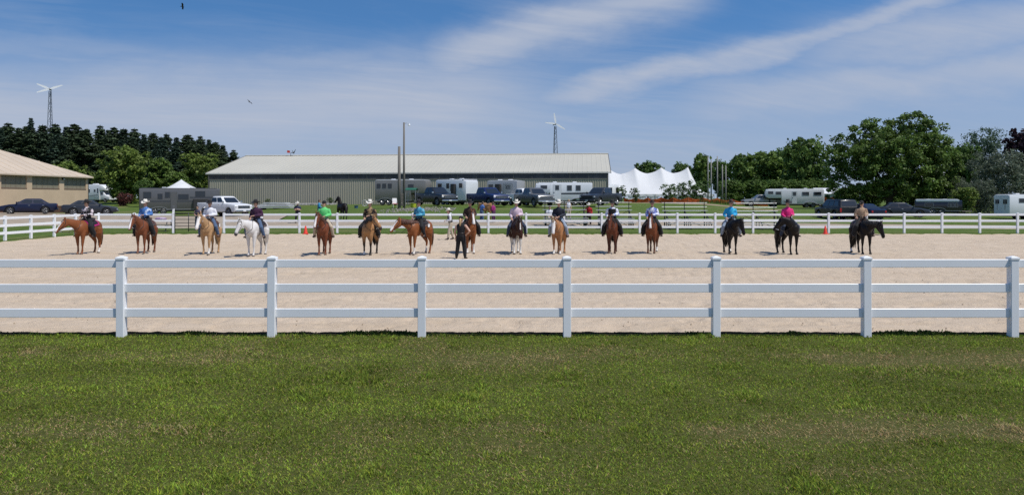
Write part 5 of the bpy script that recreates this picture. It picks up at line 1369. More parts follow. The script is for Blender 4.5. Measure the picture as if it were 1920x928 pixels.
def horse(label, loc, heading, coat, neck_yaw=0.0, elev=32.0, head_pitch=-52.0, head_yaw=0.0, tack=True, pad=None, tail_z=.45, group='ridden horses lined up in the arena', scale=.95, voxel=.024, stagger=(0, 0, 0, 0), seed=0, rein_hand=(.36, .03, 1.70), saddle=LEATHER, card=False):
    rr = random.Random(seed); rt = root('horse', label, 'horse', loc, R(heading), group); rt.scale = (scale,)*3
    mb = MB(); mb.loft([ring((x, 0, zc), (0,1,0), (0,0,1), w, h, 16) for x, zc, w, h in SECT])
    # neck and head, bent sideways little by little
    p = V3(.36, 0, 1.20); path = [p]; dirs = []
    for k, (ln, yf, ef) in enumerate(((.26, .25, .9), (.26, .6, 1.05), (.25, 1.0, .95))):
        ya, el = R(neck_yaw*yf), R(elev*ef); d = V3(math.cos(el)*math.cos(ya), math.cos(el)*math.sin(ya), math.sin(el)); p = p + d*ln; path.append(p); dirs.append(d)
    rg = []
    for k, (q, a, b) in enumerate(zip(path, (.175, .135, .095, .078), (.30, .235, .165, .125))):
        d = dirs[min(k, 2)] if k == 0 else (dirs[k-1] + dirs[min(k, 2)]).normalized(); l = V3(0,0,1).cross(d).normalized(); rg.append(ring(q, l, d.cross(l), a, b, 14))
    mb.loft(rg)
    poll = path[-1]; ya = R(neck_yaw + head_yaw); hp = R(head_pitch)
    hx = V3(math.cos(hp)*math.cos(ya), math.cos(hp)*math.sin(ya), math.sin(hp)); hl = V3(0,0,1).cross(hx).normalized(); hn = hx.cross(hl).normalized()
    hd = lambda s_, up_, la=0.0: poll + hx*s_ + hn*up_ + hl*la
    mb.loft([ring(hd(s_, o_), hl, hn, a, b, 12) for s_, o_, a, b in ((-.10,-.01,.06,.08),(-.03,.0,.092,.122),(.10,-.035,.108,.160),(.22,-.03,.100,.135),(.34,-.012,.080,.104),(.46,.0,.070,.086),(.54,-.004,.074,.084),(.595,-.010,.064,.070),(.63,-.014,.035,.04))])
    for q in (-1, 1):
        e0 = hd(-.03, .085, q*.055); up_ = (hn*.55 - hx*.85 + hl*(q*.12)).normalized(); mb.tube([e0, e0 + up_*.07, e0 + up_*.16], [(.030,.022),(.034,.022),(.006,.006)], 8)
    legs = []
    for i, (x, q) in enumerate(((.46, 1), (.46, -1), (-.56, 1), (-.56, -1))):
        sx = stagger[i]
        if x > 0: P = [(x-.02,.13,1.02),(x+.02,.145,.86),(x+.01+sx*.4,.145,.68),(x+.01+sx*.7,.14,.46),(x+sx*.85,.138,.32),(x+sx,.138,.155),(x+.04+sx,.138,.085),(x+.05+sx,.138,.05)]; rad = [.13,.105,.078,.056,.038,.046,.040,.055]
        else: P = [(x+.10,.14,1.10),(x+.10,.165,.90),(x-.02+sx*.4,.155,.70),(x-.13+sx*.7,.14,.52),(x-.11+sx*.85,.138,.34),(x-.09+sx,.138,.155),(x-.05+sx,.138,.085),(x-.04+sx,.138,.05)]; rad = [.22,.185,.105,.066,.042,.048,.042,.055]
        P = [V3(a, b*q, c) for a, b, c in P]; mb.tube(P, rad, 10)
        f = P[-1]; mb.loft([ring((f.x, f.y, z), (0,1,0), (1,0,0), a, a*1.1, 10) for z, a in ((.075,.050),(.04,.060),(.0,.068))]); legs.append(f)
    me = remesh(mb, voxel, 5, .5); v, nn = verts_np(me), normals_np(me)
    base = np.array(coat['c']); c = np.tile(base, (len(v), 1)).astype(float)
    c *= (1 + .22 * (vnoise(v[:,0]*3 + seed, v[:,2]*3, 2) - .5))[:, None]
    zl = v[:,2]
    if 'legs' in coat:
        k = 1 - sst(zl, .45, .78); c = c*(1-k[:,None]) + np.array(coat['legs'])*k[:,None]
    if 'patch' in coat:
        k = sst(vnoise(v[:,0]*1.5 + coat['patch'][1], v[:,2]*1.5 + v[:,1]*1.1 + 5, 2), *coat['patch'][0])[:,None]; k = np.maximum(k, (1 - sst(zl, .60, .72))[:,None]) * (v[:,0] < .62)[:,None]; c = c*(1-k) + np.array((.66,.64,.60))*k
    rel = v - np.array(poll); s_ = rel @ np.array(hx); la = rel @ np.array(hl); un = nn @ np.array(hn)
    onhead = (s_ > .02) & (s_ < .66) & (np.abs(la) < .13) & (np.abs(rel @ np.array(hn)) < .2)
    if coat.get('muzzle') is not None:
        k = (sst(s_, .46, .56) * onhead)[:,None]; c = c*(1-k) + np.array(coat['muzzle'])*k
    if coat.get('blaze'):
        w = coat['blaze']; k = onhead & (np.abs(la) < w*(1 + .5*sst(s_, .3, .55))) & (un > (.25 if w < .06 else -.15)) & (s_ > .05) & (s_ < coat.get('blaze_end', .60)); c[k] = (.74, .71, .68)
    for i, hgt in coat.get('socks', ()):
        f = legs[i]; k = (zl < hgt) & (np.hypot(v[:,0] - f.x, v[:,1] - f.y) < .22) & (zl > .055); c[k] = (.70, .67, .63)
    hoof = zl < .058; c[hoof] = coat.get('hoof', (.10, .075, .055))
    set_cols(me, np.clip(c, .004, .9)); link('body', me, COAT, rt, True)
    for q in (-1, 1): MB().ell(hd(.135, .035, q*.090), (.020, .014, .020), 8, 6).build('eye', mat('horse_eye', (.008,.006,.005), .1, spec=.8), rt, True)
    HAIR = mat('hair_' + coat.get('hn', 'a'), coat.get('hair', (.05,.02,.01)), .55, noise=.4, scale=18, stretch=(1,1,.15))
    mb = MB(); sidem = rr.choice((-1, 1)) if not coat.get('mside') else coat['mside']
    for k in range(46):
        t_ = k/45*2.85; i = min(2, int(t_)); q = path[i].lerp(path[i+1], t_ - i); d = dirs[i]; l = V3(0,0,1).cross(d).normalized(); n_ = d.cross(l)
        hh = np.interp(t_, [0,1,2,3], [.27,.225,.16,.12]); crest = q + n_*(hh - .005); ln = rr.uniform(.16, .27); ww = np.interp(t_, [0,1,2,3], [.165,.13,.09,.07])
        mb.tube([crest - l*(.01*sidem), crest + l*(sidem*ww*.55) + n_*.012, crest + l*(sidem*(ww + .02)) - n_*(ln*.5), crest + l*(sidem*(ww + .012)) - n_*ln + d*rr.uniform(-.03,.03)], [(.022,.008),(.024,.010),(.020,.008),(.004,.003)], 5)
    for k in range(7):   # forelock
        la_ = rr.uniform(-.03, .03); mb.tube([hd(-.06, .10, la_*.5), hd(.02, .125, la_), hd(rr.uniform(.12,.17), .115, la_*1.3)], [(.014,.006),(.014,.006),(.003,.002)], 4)
    mb.build('mane', HAIR, rt, True)
    mb = MB()
    for k in range(30 if tail_z > .24 else 46):
        a = rr.uniform(0, 6.28); r_ = rr.random()**.5; yy, xx = math.sin(a)*(.075 if tail_z > .24 else .11)*r_, math.cos(a)*(.055 if tail_z > .24 else .085)*r_; ez = tail_z + rr.uniform(0, .22)
        mb.tube([(-.765, yy*.3, 1.30), (-.86 + xx*.4, yy*.6, 1.20), (-.88 + xx, yy*1.1, .95), (-.87 + xx*1.2, yy*1.4, .70), (-.85 + xx*.9, yy*1.1, ez)], [.030, .034, .034, .030, .006], 5)
    mb.build('tail', HAIR, rt, True)
    if tack:
        pm, pz = pad or (mat('pad_dark', (.06,.05,.05), .9, col2=(.20,.12,.10), scale=14, thr=(.5,.56)), 0)
        wrap(-.40, .30, 74, .022, .020).build('saddle_pad', pm, rt, 40)
        if card: MB().bbox((-.36, -.318, 1.17), (-.22, -.302, 1.31), .004).bbox((-.36, .302, 1.17), (-.22, .318, 1.31), .004).build('number_card', mat('card_white', (.75,.75,.74), .7), rt)
        sd_ = wrap(-.32, .26, 60, .042, .018).build('saddle', saddle, rt, 40)
        zt = sect(0)[0] + sect(0)[2]
        mb = MB().loft([ring((x, 0, z), (0,1,0), (0,0,1), w, h, 12) for x, z, w, h in ((-.30,zt+.13,.16,.02),(-.27,zt+.10,.19,.06),(-.18,zt+.045,.17,.05),(.0,zt+.025,.14,.05),(.12,zt+.05,.13,.06),(.19,zt+.085,.12,.06),(.23,zt+.08,.08,.04))]); mb.build('seat', saddle, sd_, True)
        MB().tube([(.20,0,zt+.10),(.235,0,zt+.18),(.245,0,zt+.20)], [.026,.022,.038], 8).build('horn', saddle, sd_, True)
        for q in (-1, 1):
            MB().loft([[(x, q*(y), z), (x + w, q*(y), z), (x + w, q*(y + .014), z), (x, q*(y + .014), z)] for x, w, y, z in ((-.04,.22,.27,1.36),(-.01,.24,.325,1.15),(.05,.16,.345,.95),(.07,.10,.37,.84))]).build('fender', saddle, sd_)
            MB().tube([(.12, q*.345, .86), (.12, q*.335, .78), (.12, q*.35, .745), (.12, q*.455, .745), (.12, q*.465, .78), (.12, q*.40, .88)], .014, 5).build('stirrup', saddle, sd_)
        MB().loft([ring((x, 0, sect(x)[0]), (0,1,0), (0,0,1), sect(x)[1] + .008, sect(x)[2] + .008, 20) for x in (.14, .21)], cap=False).build('cinch', mat('cinch', (.30,.25,.19), .9), rt, True)
        mb = MB(); TH = .011
        for q in (-1, 1):
            mb.tube([hd(-.05,.11,q*.03), hd(-.01,.06,q*.092), hd(.10,-.02,q*.106), hd(.24,-.03,q*.096), hd(.42,-.025,q*.064), hd(.50,-.03,q*.064)], TH, 5)
        mb.tube([hd(.03,.085,-.085), hd(.03,.118,0), hd(.03,.085,.085)], TH, 5); mb.tube([hd(-.05,.11,-.03), hd(-.06,.125,0), hd(-.05,.11,.03)], TH, 5)
        br = mb.build('bridle', LEATHERD, rt, True)
        for q in (-1, 1): MB().tube([hd(.50,-.03,q*.068), hd(.47,-.10,q*.070), hd(.45,-.15,q*.066)], .010, 5).build('bit_shank', CHROME, br)
        hnd = V3(*rein_hand)
        for q in (-1, 1):
            a = hd(.45, -.15, q*.066); side_off = path[1] + hl*(q*.19) + V3(0,0,-.10); pts = [a, a.lerp(side_off, .5) + V3(0,0,-.13), side_off, hnd + V3(.03, 0, -.02), hnd + V3(-.02, 0, -.03)]
            mb = MB(); sm = []
            for i in range(len(pts) - 1):
                for k in range(4): sm.append(pts[i].lerp(pts[i+1], k/4))
            sm.append(pts[-1]); mb.tube(sm, .009, 5).build('rein', LEATHERD, rt, True)
    return rt
def spot(px, yh, turn, sc=.95):
    """ground point and heading for a horse whose fore hooves stand at image row yh"""
    h = -90 - math.degrees(math.atan((px - CX)/F)) - turn; Df = (EYE - SAND_Z) * F / (yh - HY); y = Df - .48*sc*math.sin(R(h)); return (wx_(px, y), y, SAND_Z - .01), h
# ---------------------------------------------------------------- the line of riders
FELT_B, FELT_W, FELT_BR = mat('felt_black', (.012,.011,.012), .8, sheen=.2), mat('felt_white', (.72,.69,.62), .8, noise=.05, scale=8), mat('felt_brown', (.045,.022,.014), .8, sheen=.2)
DENIM, DENIM_L, DENIM_D = cloth('denim', (.075,.12,.21)), cloth('denim_light', (.27,.33,.42)), cloth('denim_dark', (.03,.045,.085))
BLK, KHAKI, BRWN = cloth('black', (.014,.014,.016)), cloth('khaki', (.50,.42,.32)), cloth('brown', (.05,.03,.022))
HAIRD, HAIRB, HAIRY = mat('hair_dark', (.02,.013,.010), .5), mat('hair_brown', (.08,.045,.022), .5), mat('hair_blonde', (.42,.29,.14), .5)
CHEST = dict(c=(.20,.068,.026), hair=(.085,.030,.014), hn='chestnut', hoof=(.16,.12,.09))
def coat(b, **k): d = dict(b); d.update(k); return d
BAY = dict(c=(.115,.036,.018), hair=(.02,.012,.010), hn='bay', legs=(.06,.022,.014))
BLACKH = dict(c=(.011,.0085,.008), hair=(.007,.006,.006), hn='black', hoof=(.03,.026,.024))
PALO = dict(c=(.42,.255,.13), hair=(.55,.44,.30), hn='palomino', hoof=(.2,.16,.12))
GREYH = dict(c=(.62,.60,.58), hair=(.26,.22,.19), hn='grey', hoof=(.15,.13,.12), muzzle=(.06,.055,.06))
BUCK = dict(c=(.36,.19,.085), hair=(.015,.012,.010), hn='black', legs=(.02,.015,.012), muzzle=(.05,.035,.03))
PAINT = dict(c=(.045,.018,.013), hair=(.04,.03,.025), hn='paint', patch=((.60,.64), 3.0))
MAG = mat('pad_magenta', (.42,.012,.16), .85, noise=.2, scale=10)
riders = [
 # px, hoof row, turn, horse label, coat, horse kw, rider label, outfit, joints kw
 (164, 477, 36, 'chestnut horse with a magenta saddle pad, leftmost in the line', coat(CHEST, blaze=.042, socks=((2,.25),)), dict(neck_yaw=-32, elev=20, head_pitch=-48, pad=(MAG,0), tail_z=.30, stagger=(.06,-.06,.05,-.05)),
  'leftmost rider in a black hat and a black, white and pink shirt', dict(shirt=cloth('pinkmix', (.62,.55,.58), (.015,.015,.018), 7, (.46,.52)), pants=BLK, chaps=1, hat=FELT_B, hair=HAIRD, head_yaw=-25), dict(lean=.02)),
 (273, 475, 22, 'chestnut horse with a narrow blaze, second from the left', coat(CHEST, c=(.165,.056,.026), blaze=.030), dict(neck_yaw=-12, elev=33, head_pitch=-58, tail_z=.28),
  'rider in a cream hat and a blue and white shirt', dict(shirt=cloth('bluewhite', (.055,.16,.42), (.62,.70,.80), 6, (.52,.60)), pants=BLK, chaps=1, hat=FELT_W, hair=HAIRB, head_yaw=-15), dict(lean=-.01)),
 (394, 477, 20, 'golden palomino with a white face, third from the left', coat(PALO, blaze=.075, blaze_end=.66, socks=((0,.28),)), dict(neck_yaw=-10, elev=38, head_pitch=-60, tail_z=.30, stagger=(.05,-.08,0,0), card=True),
  'rider in a black hat and white shirt with a dark neck scarf on the palomino', dict(shirt=cloth('white', (.74,.75,.80)), collar=cloth('navy', (.02,.03,.09)), pants=DENIM, hat=FELT_B, hair=HAIRB, boots=LEATHER), {}),
 (481, 480, 26, 'white grey horse with a lowered head', coat(GREYH), dict(neck_yaw=-22, elev=20, head_pitch=-62, tail_z=.30, stagger=(.07,-.05,.06,-.06)),
  'rider in a wide black hat and a dark purple shirt', dict(shirt=cloth('purple', (.055,.018,.050), (.035,.012,.035), 10), pants=DENIM, hat=FELT_B, hair=HAIRD, head_yaw=-20), dict(lean=.03)),
 (608, 478, 10, 'deep chestnut horse under the green shirted rider', coat(CHEST, c=(.16,.050,.024), blaze=.034), dict(neck_yaw=-16, elev=44, head_pitch=-58, tail_z=.4),
  'rider in a bright green shirt and black helmet', dict(shirt=cloth('green', (.14,.62,.20)), pants=KHAKI, hat=BLK, hat_kind='helmet', hair=HAIRD, head_yaw=-30, boots=LEATHERD), dict(rein=(.34,.06,1.66), other=(.34,-.08,1.64))),
 (694, 479, 14, 'golden buckskin horse with dark legs turning its head right', coat(BUCK, socks=((1,.2),(3,.22)), blaze=.020, blaze_end=.3), dict(neck_yaw=64, elev=34, head_pitch=-52, tail_z=.35),
  'rider in a white hat and a tan and black top on the buckskin', dict(shirt=cloth('tanblack', (.30,.20,.10), (.02,.016,.014), 3.2, (.46,.50)), pants=BLK, chaps=1, hat=FELT_W, hair=HAIRB), {}),
 (786, 477, 38, 'bright chestnut horse with a broad blaze stretching its head left', coat(CHEST, c=(.225,.078,.028), blaze=.055, socks=((0,.30),(3,.32))), dict(neck_yaw=-32, elev=20, head_pitch=-46, tail_z=.25, stagger=(.05,-.05,.05,-.05), card=True),
  'rider in a black hat and a turquoise and blue shirt', dict(shirt=cloth('turq', (.03,.22,.36), (.18,.48,.62), 5, (.50,.58)), pants=BLK, hat=FELT_B, hair=HAIRD), {}),
 (881, 475, -4, 'chestnut horse with a white blaze and raised head, behind the standing woman', coat(CHEST, blaze=.040, socks=((0,.42),(1,.25))), dict(neck_yaw=10, elev=56, head_pitch=-60, tail_z=.4),
  'rider in dark brown with a black hat behind the standing woman', dict(shirt=BRWN, pants=BLK, chaps=1, hat=FELT_B, hair=HAIRD), dict(other=(.20,-.18,1.62))),
 (968, 476, -6, 'dark brown and white paint horse under the pale pink shirted rider', coat(PAINT, blaze=.022, blaze_end=.42), dict(neck_yaw=4, elev=22, head_pitch=-72, tail_z=.3),
  'rider in a white hat and a pale pink shirt', dict(shirt=cloth('palepink', (.66,.52,.60)), pants=DENIM_D, hat=FELT_W, hair=HAIRB, boots=LEATHERD), dict(other=(.20,-.22,1.56))),
 (1048, 477, 10, 'golden horse with a bald white face under the navy shirted rider', coat(PALO, c=(.36,.17,.075), blaze=.085, blaze_end=.60, socks=((0,.18),(1,.22))), dict(neck_yaw=-4, elev=24, head_pitch=-74, tail_z=.4),
  'rider in a white hat and a navy shirt with pale jeans', dict(shirt=cloth('navyshirt', (.018,.022,.036)), pants=DENIM_L, hat=FELT_W, hair=HAIRB), dict(rein=(.34,.05,1.64), other=(.33,-.05,1.62))),
 (1148, 475, 3, 'dark bay horse with a small star, left of the two facing bays', coat(BAY, blaze=.018, blaze_end=.17), dict(neck_yaw=-6, elev=34, head_pitch=-64, tail_z=.4),
  'rider in a black hat with a black vest over a white and blue shirt', dict(shirt=cloth('wb', (.70,.72,.80), (.20,.26,.55), 9, (.54,.60)), vest=BLK, collar=BLK, pants=BLK, chaps=1, hat=FELT_B, hair=HAIRD, boots=LEATHER), {}),
 (1223, 475, 6, 'red bay horse with a white blaze, right of the two facing bays', coat(BAY, c=(.165,.052,.022), legs=(.10,.035,.018), blaze=.034, socks=((2,.25),)), dict(neck_yaw=4, elev=38, head_pitch=-62, tail_z=.4),
  'rider in a dark brown hat and a white shirt with blue pattern', dict(shirt=cloth('wb2', (.70,.72,.80), (.10,.15,.50), 7, (.50,.56)), collar=BLK, pants=BLK, chaps=1, hat=FELT_BR, hair=HAIRD), {}),
 (1369, 476, -12, 'black horse under the turquoise shirted rider', coat(BLACKH, socks=((2,.16),)), dict(neck_yaw=30, elev=20, head_pitch=-70, tail_z=.22),
  'rider in a dark brown hat and a turquoise shirt', dict(shirt=cloth('cyan', (.02,.30,.58), (.06,.50,.72), 6, (.5,.6)), pants=DENIM_L, hat=FELT_BR, hair=HAIRD), dict(side=.03)),
 (1477, 477, -30, 'black horse under the hot pink shirted rider, its head bent left', coat(BLACKH), dict(neck_yaw=-120, elev=26, head_pitch=-52, tail_z=.18),
  'rider in a black hat and a hot pink shirt', dict(shirt=cloth('hotpink', (.72,.025,.20)), pants=DENIM_D, hat=FELT_B, hair=HAIRD), dict(lean=-.03)),
 (1615, 476, -24, 'black horse facing right, rightmost in the line', coat(BLACKH, socks=((3,.2),)), dict(neck_yaw=40, elev=10, head_pitch=-72, tail_z=.16, stagger=(.06,-.06,.05,-.08)),
  'rightmost rider in a tan jacket looking away', dict(shirt=cloth('tanjacket', (.36,.25,.165), (.10,.055,.035), 6, (.56,.62)), pants=BLK, chaps=1, hair=HAIRD, bun=1, hat=BLK, hat_kind='helmet', head_yaw=120), dict(other=(.05,-.24,1.62))),
]
for i, (px, yh, turn, hl_, ct_, hk, rl_, of_, jk) in enumerate(riders):
    loc, hd_ = spot(px, yh, turn)
    J = rider_joints(**jk)
    horse(hl_, loc, hd_, ct_, seed=i + 1, rein_hand=tuple(J['haL']), saddle=LEATHER if i % 3 else LEATHERD, **hk)
    rt = root('person', rl_, 'person', loc, R(hd_), 'riders in the line'); rt.scale = (.95,)*3
    person_parts(rt, J, of_)
# ---------------------------------------------------------------- people on foot
def stand(label, px, D, face, J, of_, z=None, voxel=.03, group=None, name='person'):
    x = wx_(px, D); zz = gzf(x, D) if z is None else z
    rt = root(name, label, 'person', (x, D, zz), R(face), group); person_parts(rt, J, of_, voxel); return rt
stand('woman in black with a blonde ponytail standing back turned, hand on hip', 864, 28.6, 78, standing_joints(1.60, 'onehip', .16), dict(shirt=BLK, sleeves='none', pants=BLK, hat=BLK, hat_kind='cap', hair=HAIRY, tail=.30, w=.92, skin=(.52,.31,.22), boots=LEATHERD), SAND_Z + .0, .02)
stand('man in a white hat and black vest walking in the arena behind the woman', 845, 42.0, 190, standing_joints(1.68, 'front', .10, .06, .16), dict(shirt=cloth('white', (.74,.75,.8)), vest=BLK, pants=KHAKI, hat=FELT_W, hair=HAIRB), SAND_Z + .0, .022)
BYST = 'people watching from behind the far fence'
stand('person in a dark sleeveless top leaning on the pipe gate', 371, 52.5, -85, standing_joints(1.70, 'front', .1, .05), dict(shirt=cloth('slate_top', (.06,.05,.09)), sleeves='none', pants=DENIM_D, hair=HAIRD), group=BYST)
stand('person in a pale hat and dark shirt with folded arms by the gravel road', 558, 57.5, -80, standing_joints(1.68, 'crossed'), dict(shirt=cloth('navytee', (.03,.035,.07)), sleeves='short', pants=BLK, hat=FELT_W, hair=HAIRD), group=BYST)
stand('person in a turquoise top behind the green shirted rider', 598, 62.0, 20, standing_joints(1.66, 'front'), dict(shirt=cloth('cyan2', (.03,.25,.45)), pants=DENIM, hair=HAIRB), group=BYST)
stand('person in a blue shirt beside the tan horse behind the far fence', 903, 57.5, 40, standing_joints(1.62, 'front', .1, .08), dict(shirt=cloth('bluetee', (.07,.16,.42)), sleeves='short', pants=DENIM, hair=HAIRB), group=BYST)
stand('person in a magenta top at the rump of the tan horse behind the far fence', 926, 57.0, 150, standing_joints(1.62, 'front', .1, .05), dict(shirt=cloth('magtee', (.30,.02,.16)), pants=cloth('plum', (.10,.03,.09)), hair=HAIRB), group=BYST)
stand('woman in a white tank top standing behind the bleachers', 1066, 60.5, -70, standing_joints(1.64, 'down'), dict(shirt=cloth('white', (.74,.75,.8)), sleeves='none', pants=KHAKI, hair=HAIRY, tail=.16, w=.92), group=BYST)
stand('person in a red shirt and white hat pointing, behind the far fence', 1104, 56.0, -100, standing_joints(1.62, 'point'), dict(shirt=cloth('red', (.42,.02,.025)), pants=cloth('darkbrown', (.045,.03,.028)), hat=FELT_W, hair=HAIRD), group=BYST)
rt = root('person', 'person in a white shirt sitting on the leftmost bleacher', 'person', (wx_(1030, 54.6), 54.6, .42), R(-80), BYST); person_parts(rt, sitting_joints(), dict(shirt=cloth('white', (.74,.75,.8)), sleeves='short', pants=KHAKI, hair=HAIRD), .03)
x = wx_(641, 61.5); horse('black horse standing unsaddled on the grass behind the far fence', (x, 61.5, gzf(x, 61.5)), 128, coat(BLACKH), neck_yaw=24, elev=76, head_pitch=-45, tack=False, tail_z=.3, group='loose horses behind the far fence', voxel=.035, seed=31)
x = wx_(914, 59.5); horse('tan horse standing between two people behind the far fence', (x, 59.5, gzf(x, 59.5)), 128, coat(PALO, c=(.34,.18,.075)), neck_yaw=0, elev=10, head_pitch=-60, tack=False, tail_z=.4, group='loose horses behind the far fence', voxel=.035, seed=32)

# ---------------------------------------------------------------- bleachers
PLANK = mat('aluminium_plank', (.50,.51,.52), .4, metal=.6, noise=.1, scale=3)
def bleacher(label, px, D, wpx, rows=4, dark=True):
    x = wx_(px, D); w = wpx / F * D; z = gzf(x, D); rt = root('bleacher', label, 'bleacher', (x, D, z), 0.0, 'bleachers behind the far fence')
    for r_ in range(rows):
        y = r_*.62; h = .38 + r_*.30
        MB().bbox((-w/2, y, h), (w/2, y + .26, h + .05), .01).build('seat_plank', PLANK, rt)
        if r_: MB().bbox((-w/2, y - .20, h - .32), (w/2, y + .06, h - .28), .01).build('foot_plank', PLANK, rt)
    H = .38 + (rows-1)*.30; yb = (rows-1)*.62 + .24
    for k in range(3):
        xx = -w/2 + .2 + (w - .4)*k/2
        fr = MB(); 
        fr.tube([(xx, -.1, .03), (xx, yb, .03)], .035, 5).tube([(xx, -.0, .35), (xx, yb - .1, H)], .035, 5).tube([(xx, yb, .0), (xx, yb, H + .62)], .035, 5)
        for r_ in range(rows): fr.tube([(xx, r_*.62 + .12, .03), (xx, r_*.62 + .12, .38 + r_*.3)], .035, 5)
        fr.build('frame', STEEL, rt)
    for k, zz in enumerate((H + .30, H + .60)): MB().tube([(-w/2, yb, zz), (w/2, yb, zz)], .024, 6).build('guard_rail', GALV, rt)
    MB().tube([(-w/2 + .2, yb, .1), (w/2 - .2, yb, H)], .018, 5).tube([(-w/2 + .2, yb, H), (w/2 - .2, yb, .1)], .018, 5).build('cross_brace', STEEL, rt)
bleacher('bleacher behind the far fence with a seated person, leftmost of four', 1062, 53.2, 86)
bleacher('bleacher behind the far fence, second of four from the left', 1158, 53.2, 70)
bleacher('bleacher behind the far fence, third of four from the left', 1296, 53.0, 88)
bleacher('bleacher behind the far fence, rightmost of four', 1430, 53.0, 92)

# ---------------------------------------------------------------- small things
def cone(label, px, D, z):
    x = wx_(px, D); rt = root('traffic_cone', label, 'cone', (x, D, z), R(12), 'orange cones by the far fence'); OR = mat('cone_orange', (.70,.045,.02), .5)
    MB().bbox((-.18,-.18,0),(.18,.18,.035),.01).build('base', OR, rt)
    MB().lathe((0,0,0), [(.135,.03),(.125,.06),(.045,.50),(.03,.52)], 'z', 16).build('body', OR, rt, 40)
cone('orange cone at the far fence behind the green shirted rider', 573, 48.3, SAND_Z)
cone('orange cone at the far fence right of the hot pink rider', 1547.5, 48.3, SAND_Z)
def picnic():
    D = 51.2; x = wx_(300, D); rt = root('picnic_table', 'picnic table behind the far fence left of the pipe gate', 'table', (x, D, gzf(x, D)), R(4)); WD = mat('table_wood', (.30,.27,.23), .85, noise=.2, scale=6)
    for k in range(4): MB().bbox((-.9,-.36 + k*.185,.72),(.9,-.36 + k*.185 + .165,.76),.008).build('table_plank', WD, rt)
    for y in (-.75, .60): MB().bbox((-.9,y,.42),(.9,y + .2,.46),.008).build('bench_plank', WD, rt)
    for xx in (-.6, .6):
        MB().tube([(xx,-.3,.72),(xx,-.62,0)], .035, 5).build('leg', STEEL, rt); MB().tube([(xx,.3,.72),(xx,.62,0)], .035, 5).build('leg', STEEL, rt); MB().tube([(xx,-.7,.40),(xx,.7,.40)], .03, 5).build('cross_beam', STEEL, rt)
    o = MB().ell((0,0,0), (.42,.22,.11), 14, 8).build('folded_blanket', cloth('lilac', (.32,.20,.36), (.45,.38,.48), 6, (.45,.6)), None, True); o.location = (x + .1, D - .1, gzf(x, D) + .85); tag(o, 'lilac blanket heaped on the picnic table', 'blanket')
picnic()
def panels():
    D = 84.0; x = wx_(520, D); rt = root('dock_panels', 'stack of pale flat panels lying on the grass below the barn', 'panels', (x, D, gzf(x, D) + .05), R(-6))
    for k in range(4): 
        o = MB().bbox((-2.3 + .3*k, -.9 + .1*k, .03 + k*.17), (1.9 - .25*k, .9, .13 + k*.17), .02).build('panel', mat('panel_pale', (.50,.52,.53), .5, noise=.15, scale=1.2), rt)
    for k in range(3): MB().box((-1.8 + k*1.6, -.7, -.25), (-1.6 + k*1.6, .7, .028)).build('skid', WOODP, rt)
panels()
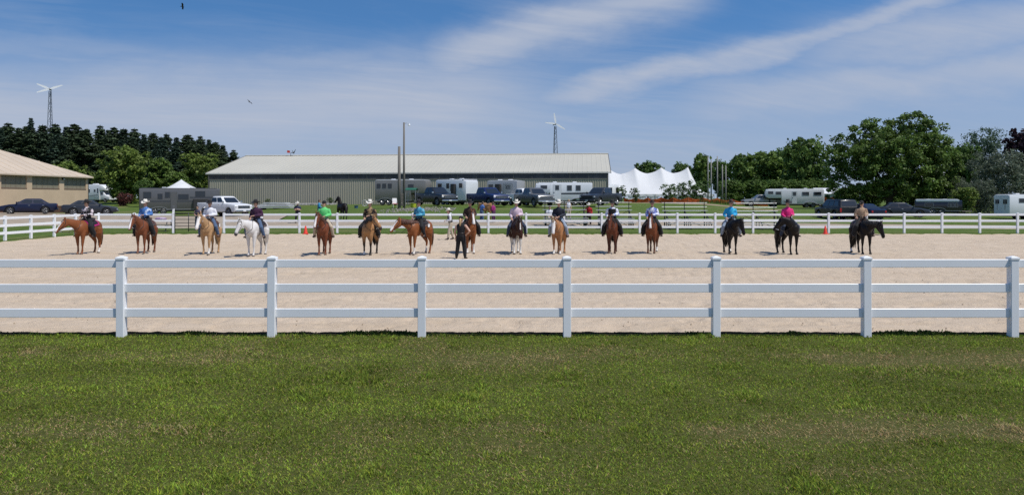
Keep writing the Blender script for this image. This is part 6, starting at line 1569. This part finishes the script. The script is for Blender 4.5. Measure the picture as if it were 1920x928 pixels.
def chair_and_bits():
    D = 76.5; x = wx_(741, D); rt = root('lawn_chair', 'white and red lawn chair left of the wooden pole', 'chair', (x, D, gzf(x, D)), R(-70)); WP = mat('chair_white', (.72,.72,.72), .5); RD = mat('chair_red', (.45,.06,.05), .6)
    MB().bbox((-.25,-.26,.38),(.25,.26,.43),.02).build('seat', RD, rt); MB().loft([[(-.22,-.26,.43),(-.22,.26,.43),(-.26,.26,.43),(-.26,-.26,.43)],[(-.38,-.22,.98),(-.38,.22,.98),(-.42,.22,.98),(-.42,-.22,.98)]]).build('backrest', WP, rt)
    for a in (-.22, .22):
        for b in (-.23, .23): MB().tube([(a,b,0),(a,b,.40)], .02, 5).build('leg', WP, rt)
        MB().bbox((-.3, a*1.12 - .03, .60), (.24, a*1.12 + .03, .63), .01).build('armrest', WP, rt)
    D = 79.5; x = wx_(772, D); rt = root('green_canopy', 'small green awning beside the charcoal pickup', 'awning', (x, D, gzf(x, D)), R(-10)); GR = mat('awning_green', (.015,.11,.065), .7)
    MB().loft([[(-.6,-.5,1.75),(.6,-.5,1.75),(.6,-.5,1.71),(-.6,-.5,1.71)],[(-.6,.0,1.95),(.6,.0,1.95),(.6,.0,1.91),(-.6,.0,1.91)],[(-.6,.5,1.75),(.6,.5,1.75),(.6,.5,1.71),(-.6,.5,1.71)]]).build('canopy', GR, rt)
    for a in (-.55, .55):
        for b in (-.45, .45): MB().tube([(a,b,0),(a,b,1.75)], .025, 5).build('leg', GALV, rt)
    D = 76.0; x = wx_(775, D); rt = root('yellow_tub', 'yellow green feed tub on the grass before the charcoal pickup', 'tub', (x, D, gzf(x, D))); YG = mat('tub_yellow', (.50,.55,.04), .5)
    MB().lathe((0,0,0), [(.24,0),(.30,.40),(.33,.42),(.30,.42),(.28,.40),(.23,.05),(.02,.04)], 'z', 16).build('body', YG, rt, 40); MB().tube([(-.31,0,.38),(-.2,0,.58),(.2,0,.58),(.31,0,.38)], .012, 5).build('handle', STEEL, rt)
    D = 80.0; x = wx_(668, D); rt = root('water_tub', 'small blue water tub on the grass before the barn', 'tub', (x, D, gzf(x, D)))
    MB().lathe((0,0,0), [(.18,0),(.22,.28),(.24,.30),(.21,.30),(.20,.28),(.17,.06),(.02,.05)], 'z', 16).build('body', mat('tub_blue', (.06,.14,.26), .5), rt, 40); MB().lathe((0,0,0), [(.20,.25),(.02,.255)], 'z', 16).build('water', mat('tub_water', (.02,.05,.06), .05), rt)
    D = 86.0; x = wx_(684, D); rt = root('hose_wheel', 'grey metal ring standing on the grass before the barn', 'hoop', (x, D, gzf(x, D)), R(20))
    MB().tube([(.33*math.cos(k*.3142), 0, .36 + .33*math.sin(k*.3142)) for k in range(21)], .035, 6).build('ring', GALV, rt, True); MB().tube([(-.25,0,0),(0,0,.35),(.25,0,0)], .03, 5).build('stand', GALV, rt)
chair_and_bits()
def bird(label, px, py, D, rz, roll):
    x = wx_(px, D); rt = root('bird', label, 'bird', (x, D, wz_(py, D)), R(rz), 'birds in the sky'); BK = mat('feather', (.015,.014,.014), .7); rt.rotation_euler = (R(roll), 0, R(rz))
    MB().tube([(-.32,0,0),(-.15,0,0),(.05,0,.01),(.22,0,.02),(.30,0,.02)], [(.09,.012),(.045,.04),(.07,.06),(.05,.045),(.015,.012)], 8).build('body', BK, rt, True)
    for s in (-1, 1):
        MB().loft([[(.14,s*.05,.02),(-.12,s*.05,.02),(-.12,s*.05,.035),(.14,s*.05,.035)],[(.20,s*.40,.10),(-.10,s*.38,.10),(-.10,s*.38,.11),(.20,s*.40,.11)],[(.08,s*.82,.08),(-.12,s*.78,.08),(-.12,s*.78,.085),(.08,s*.82,.085)]]).build('wing', BK, rt)
bird('dark bird gliding high in the sky, upper of the two', 342, 13, 130, 20, -30)
bird('dark bird gliding lower over the barn\'s left end', 468, 192, 150, 60, 35)
bpy.data.scenes.remove(TMP)
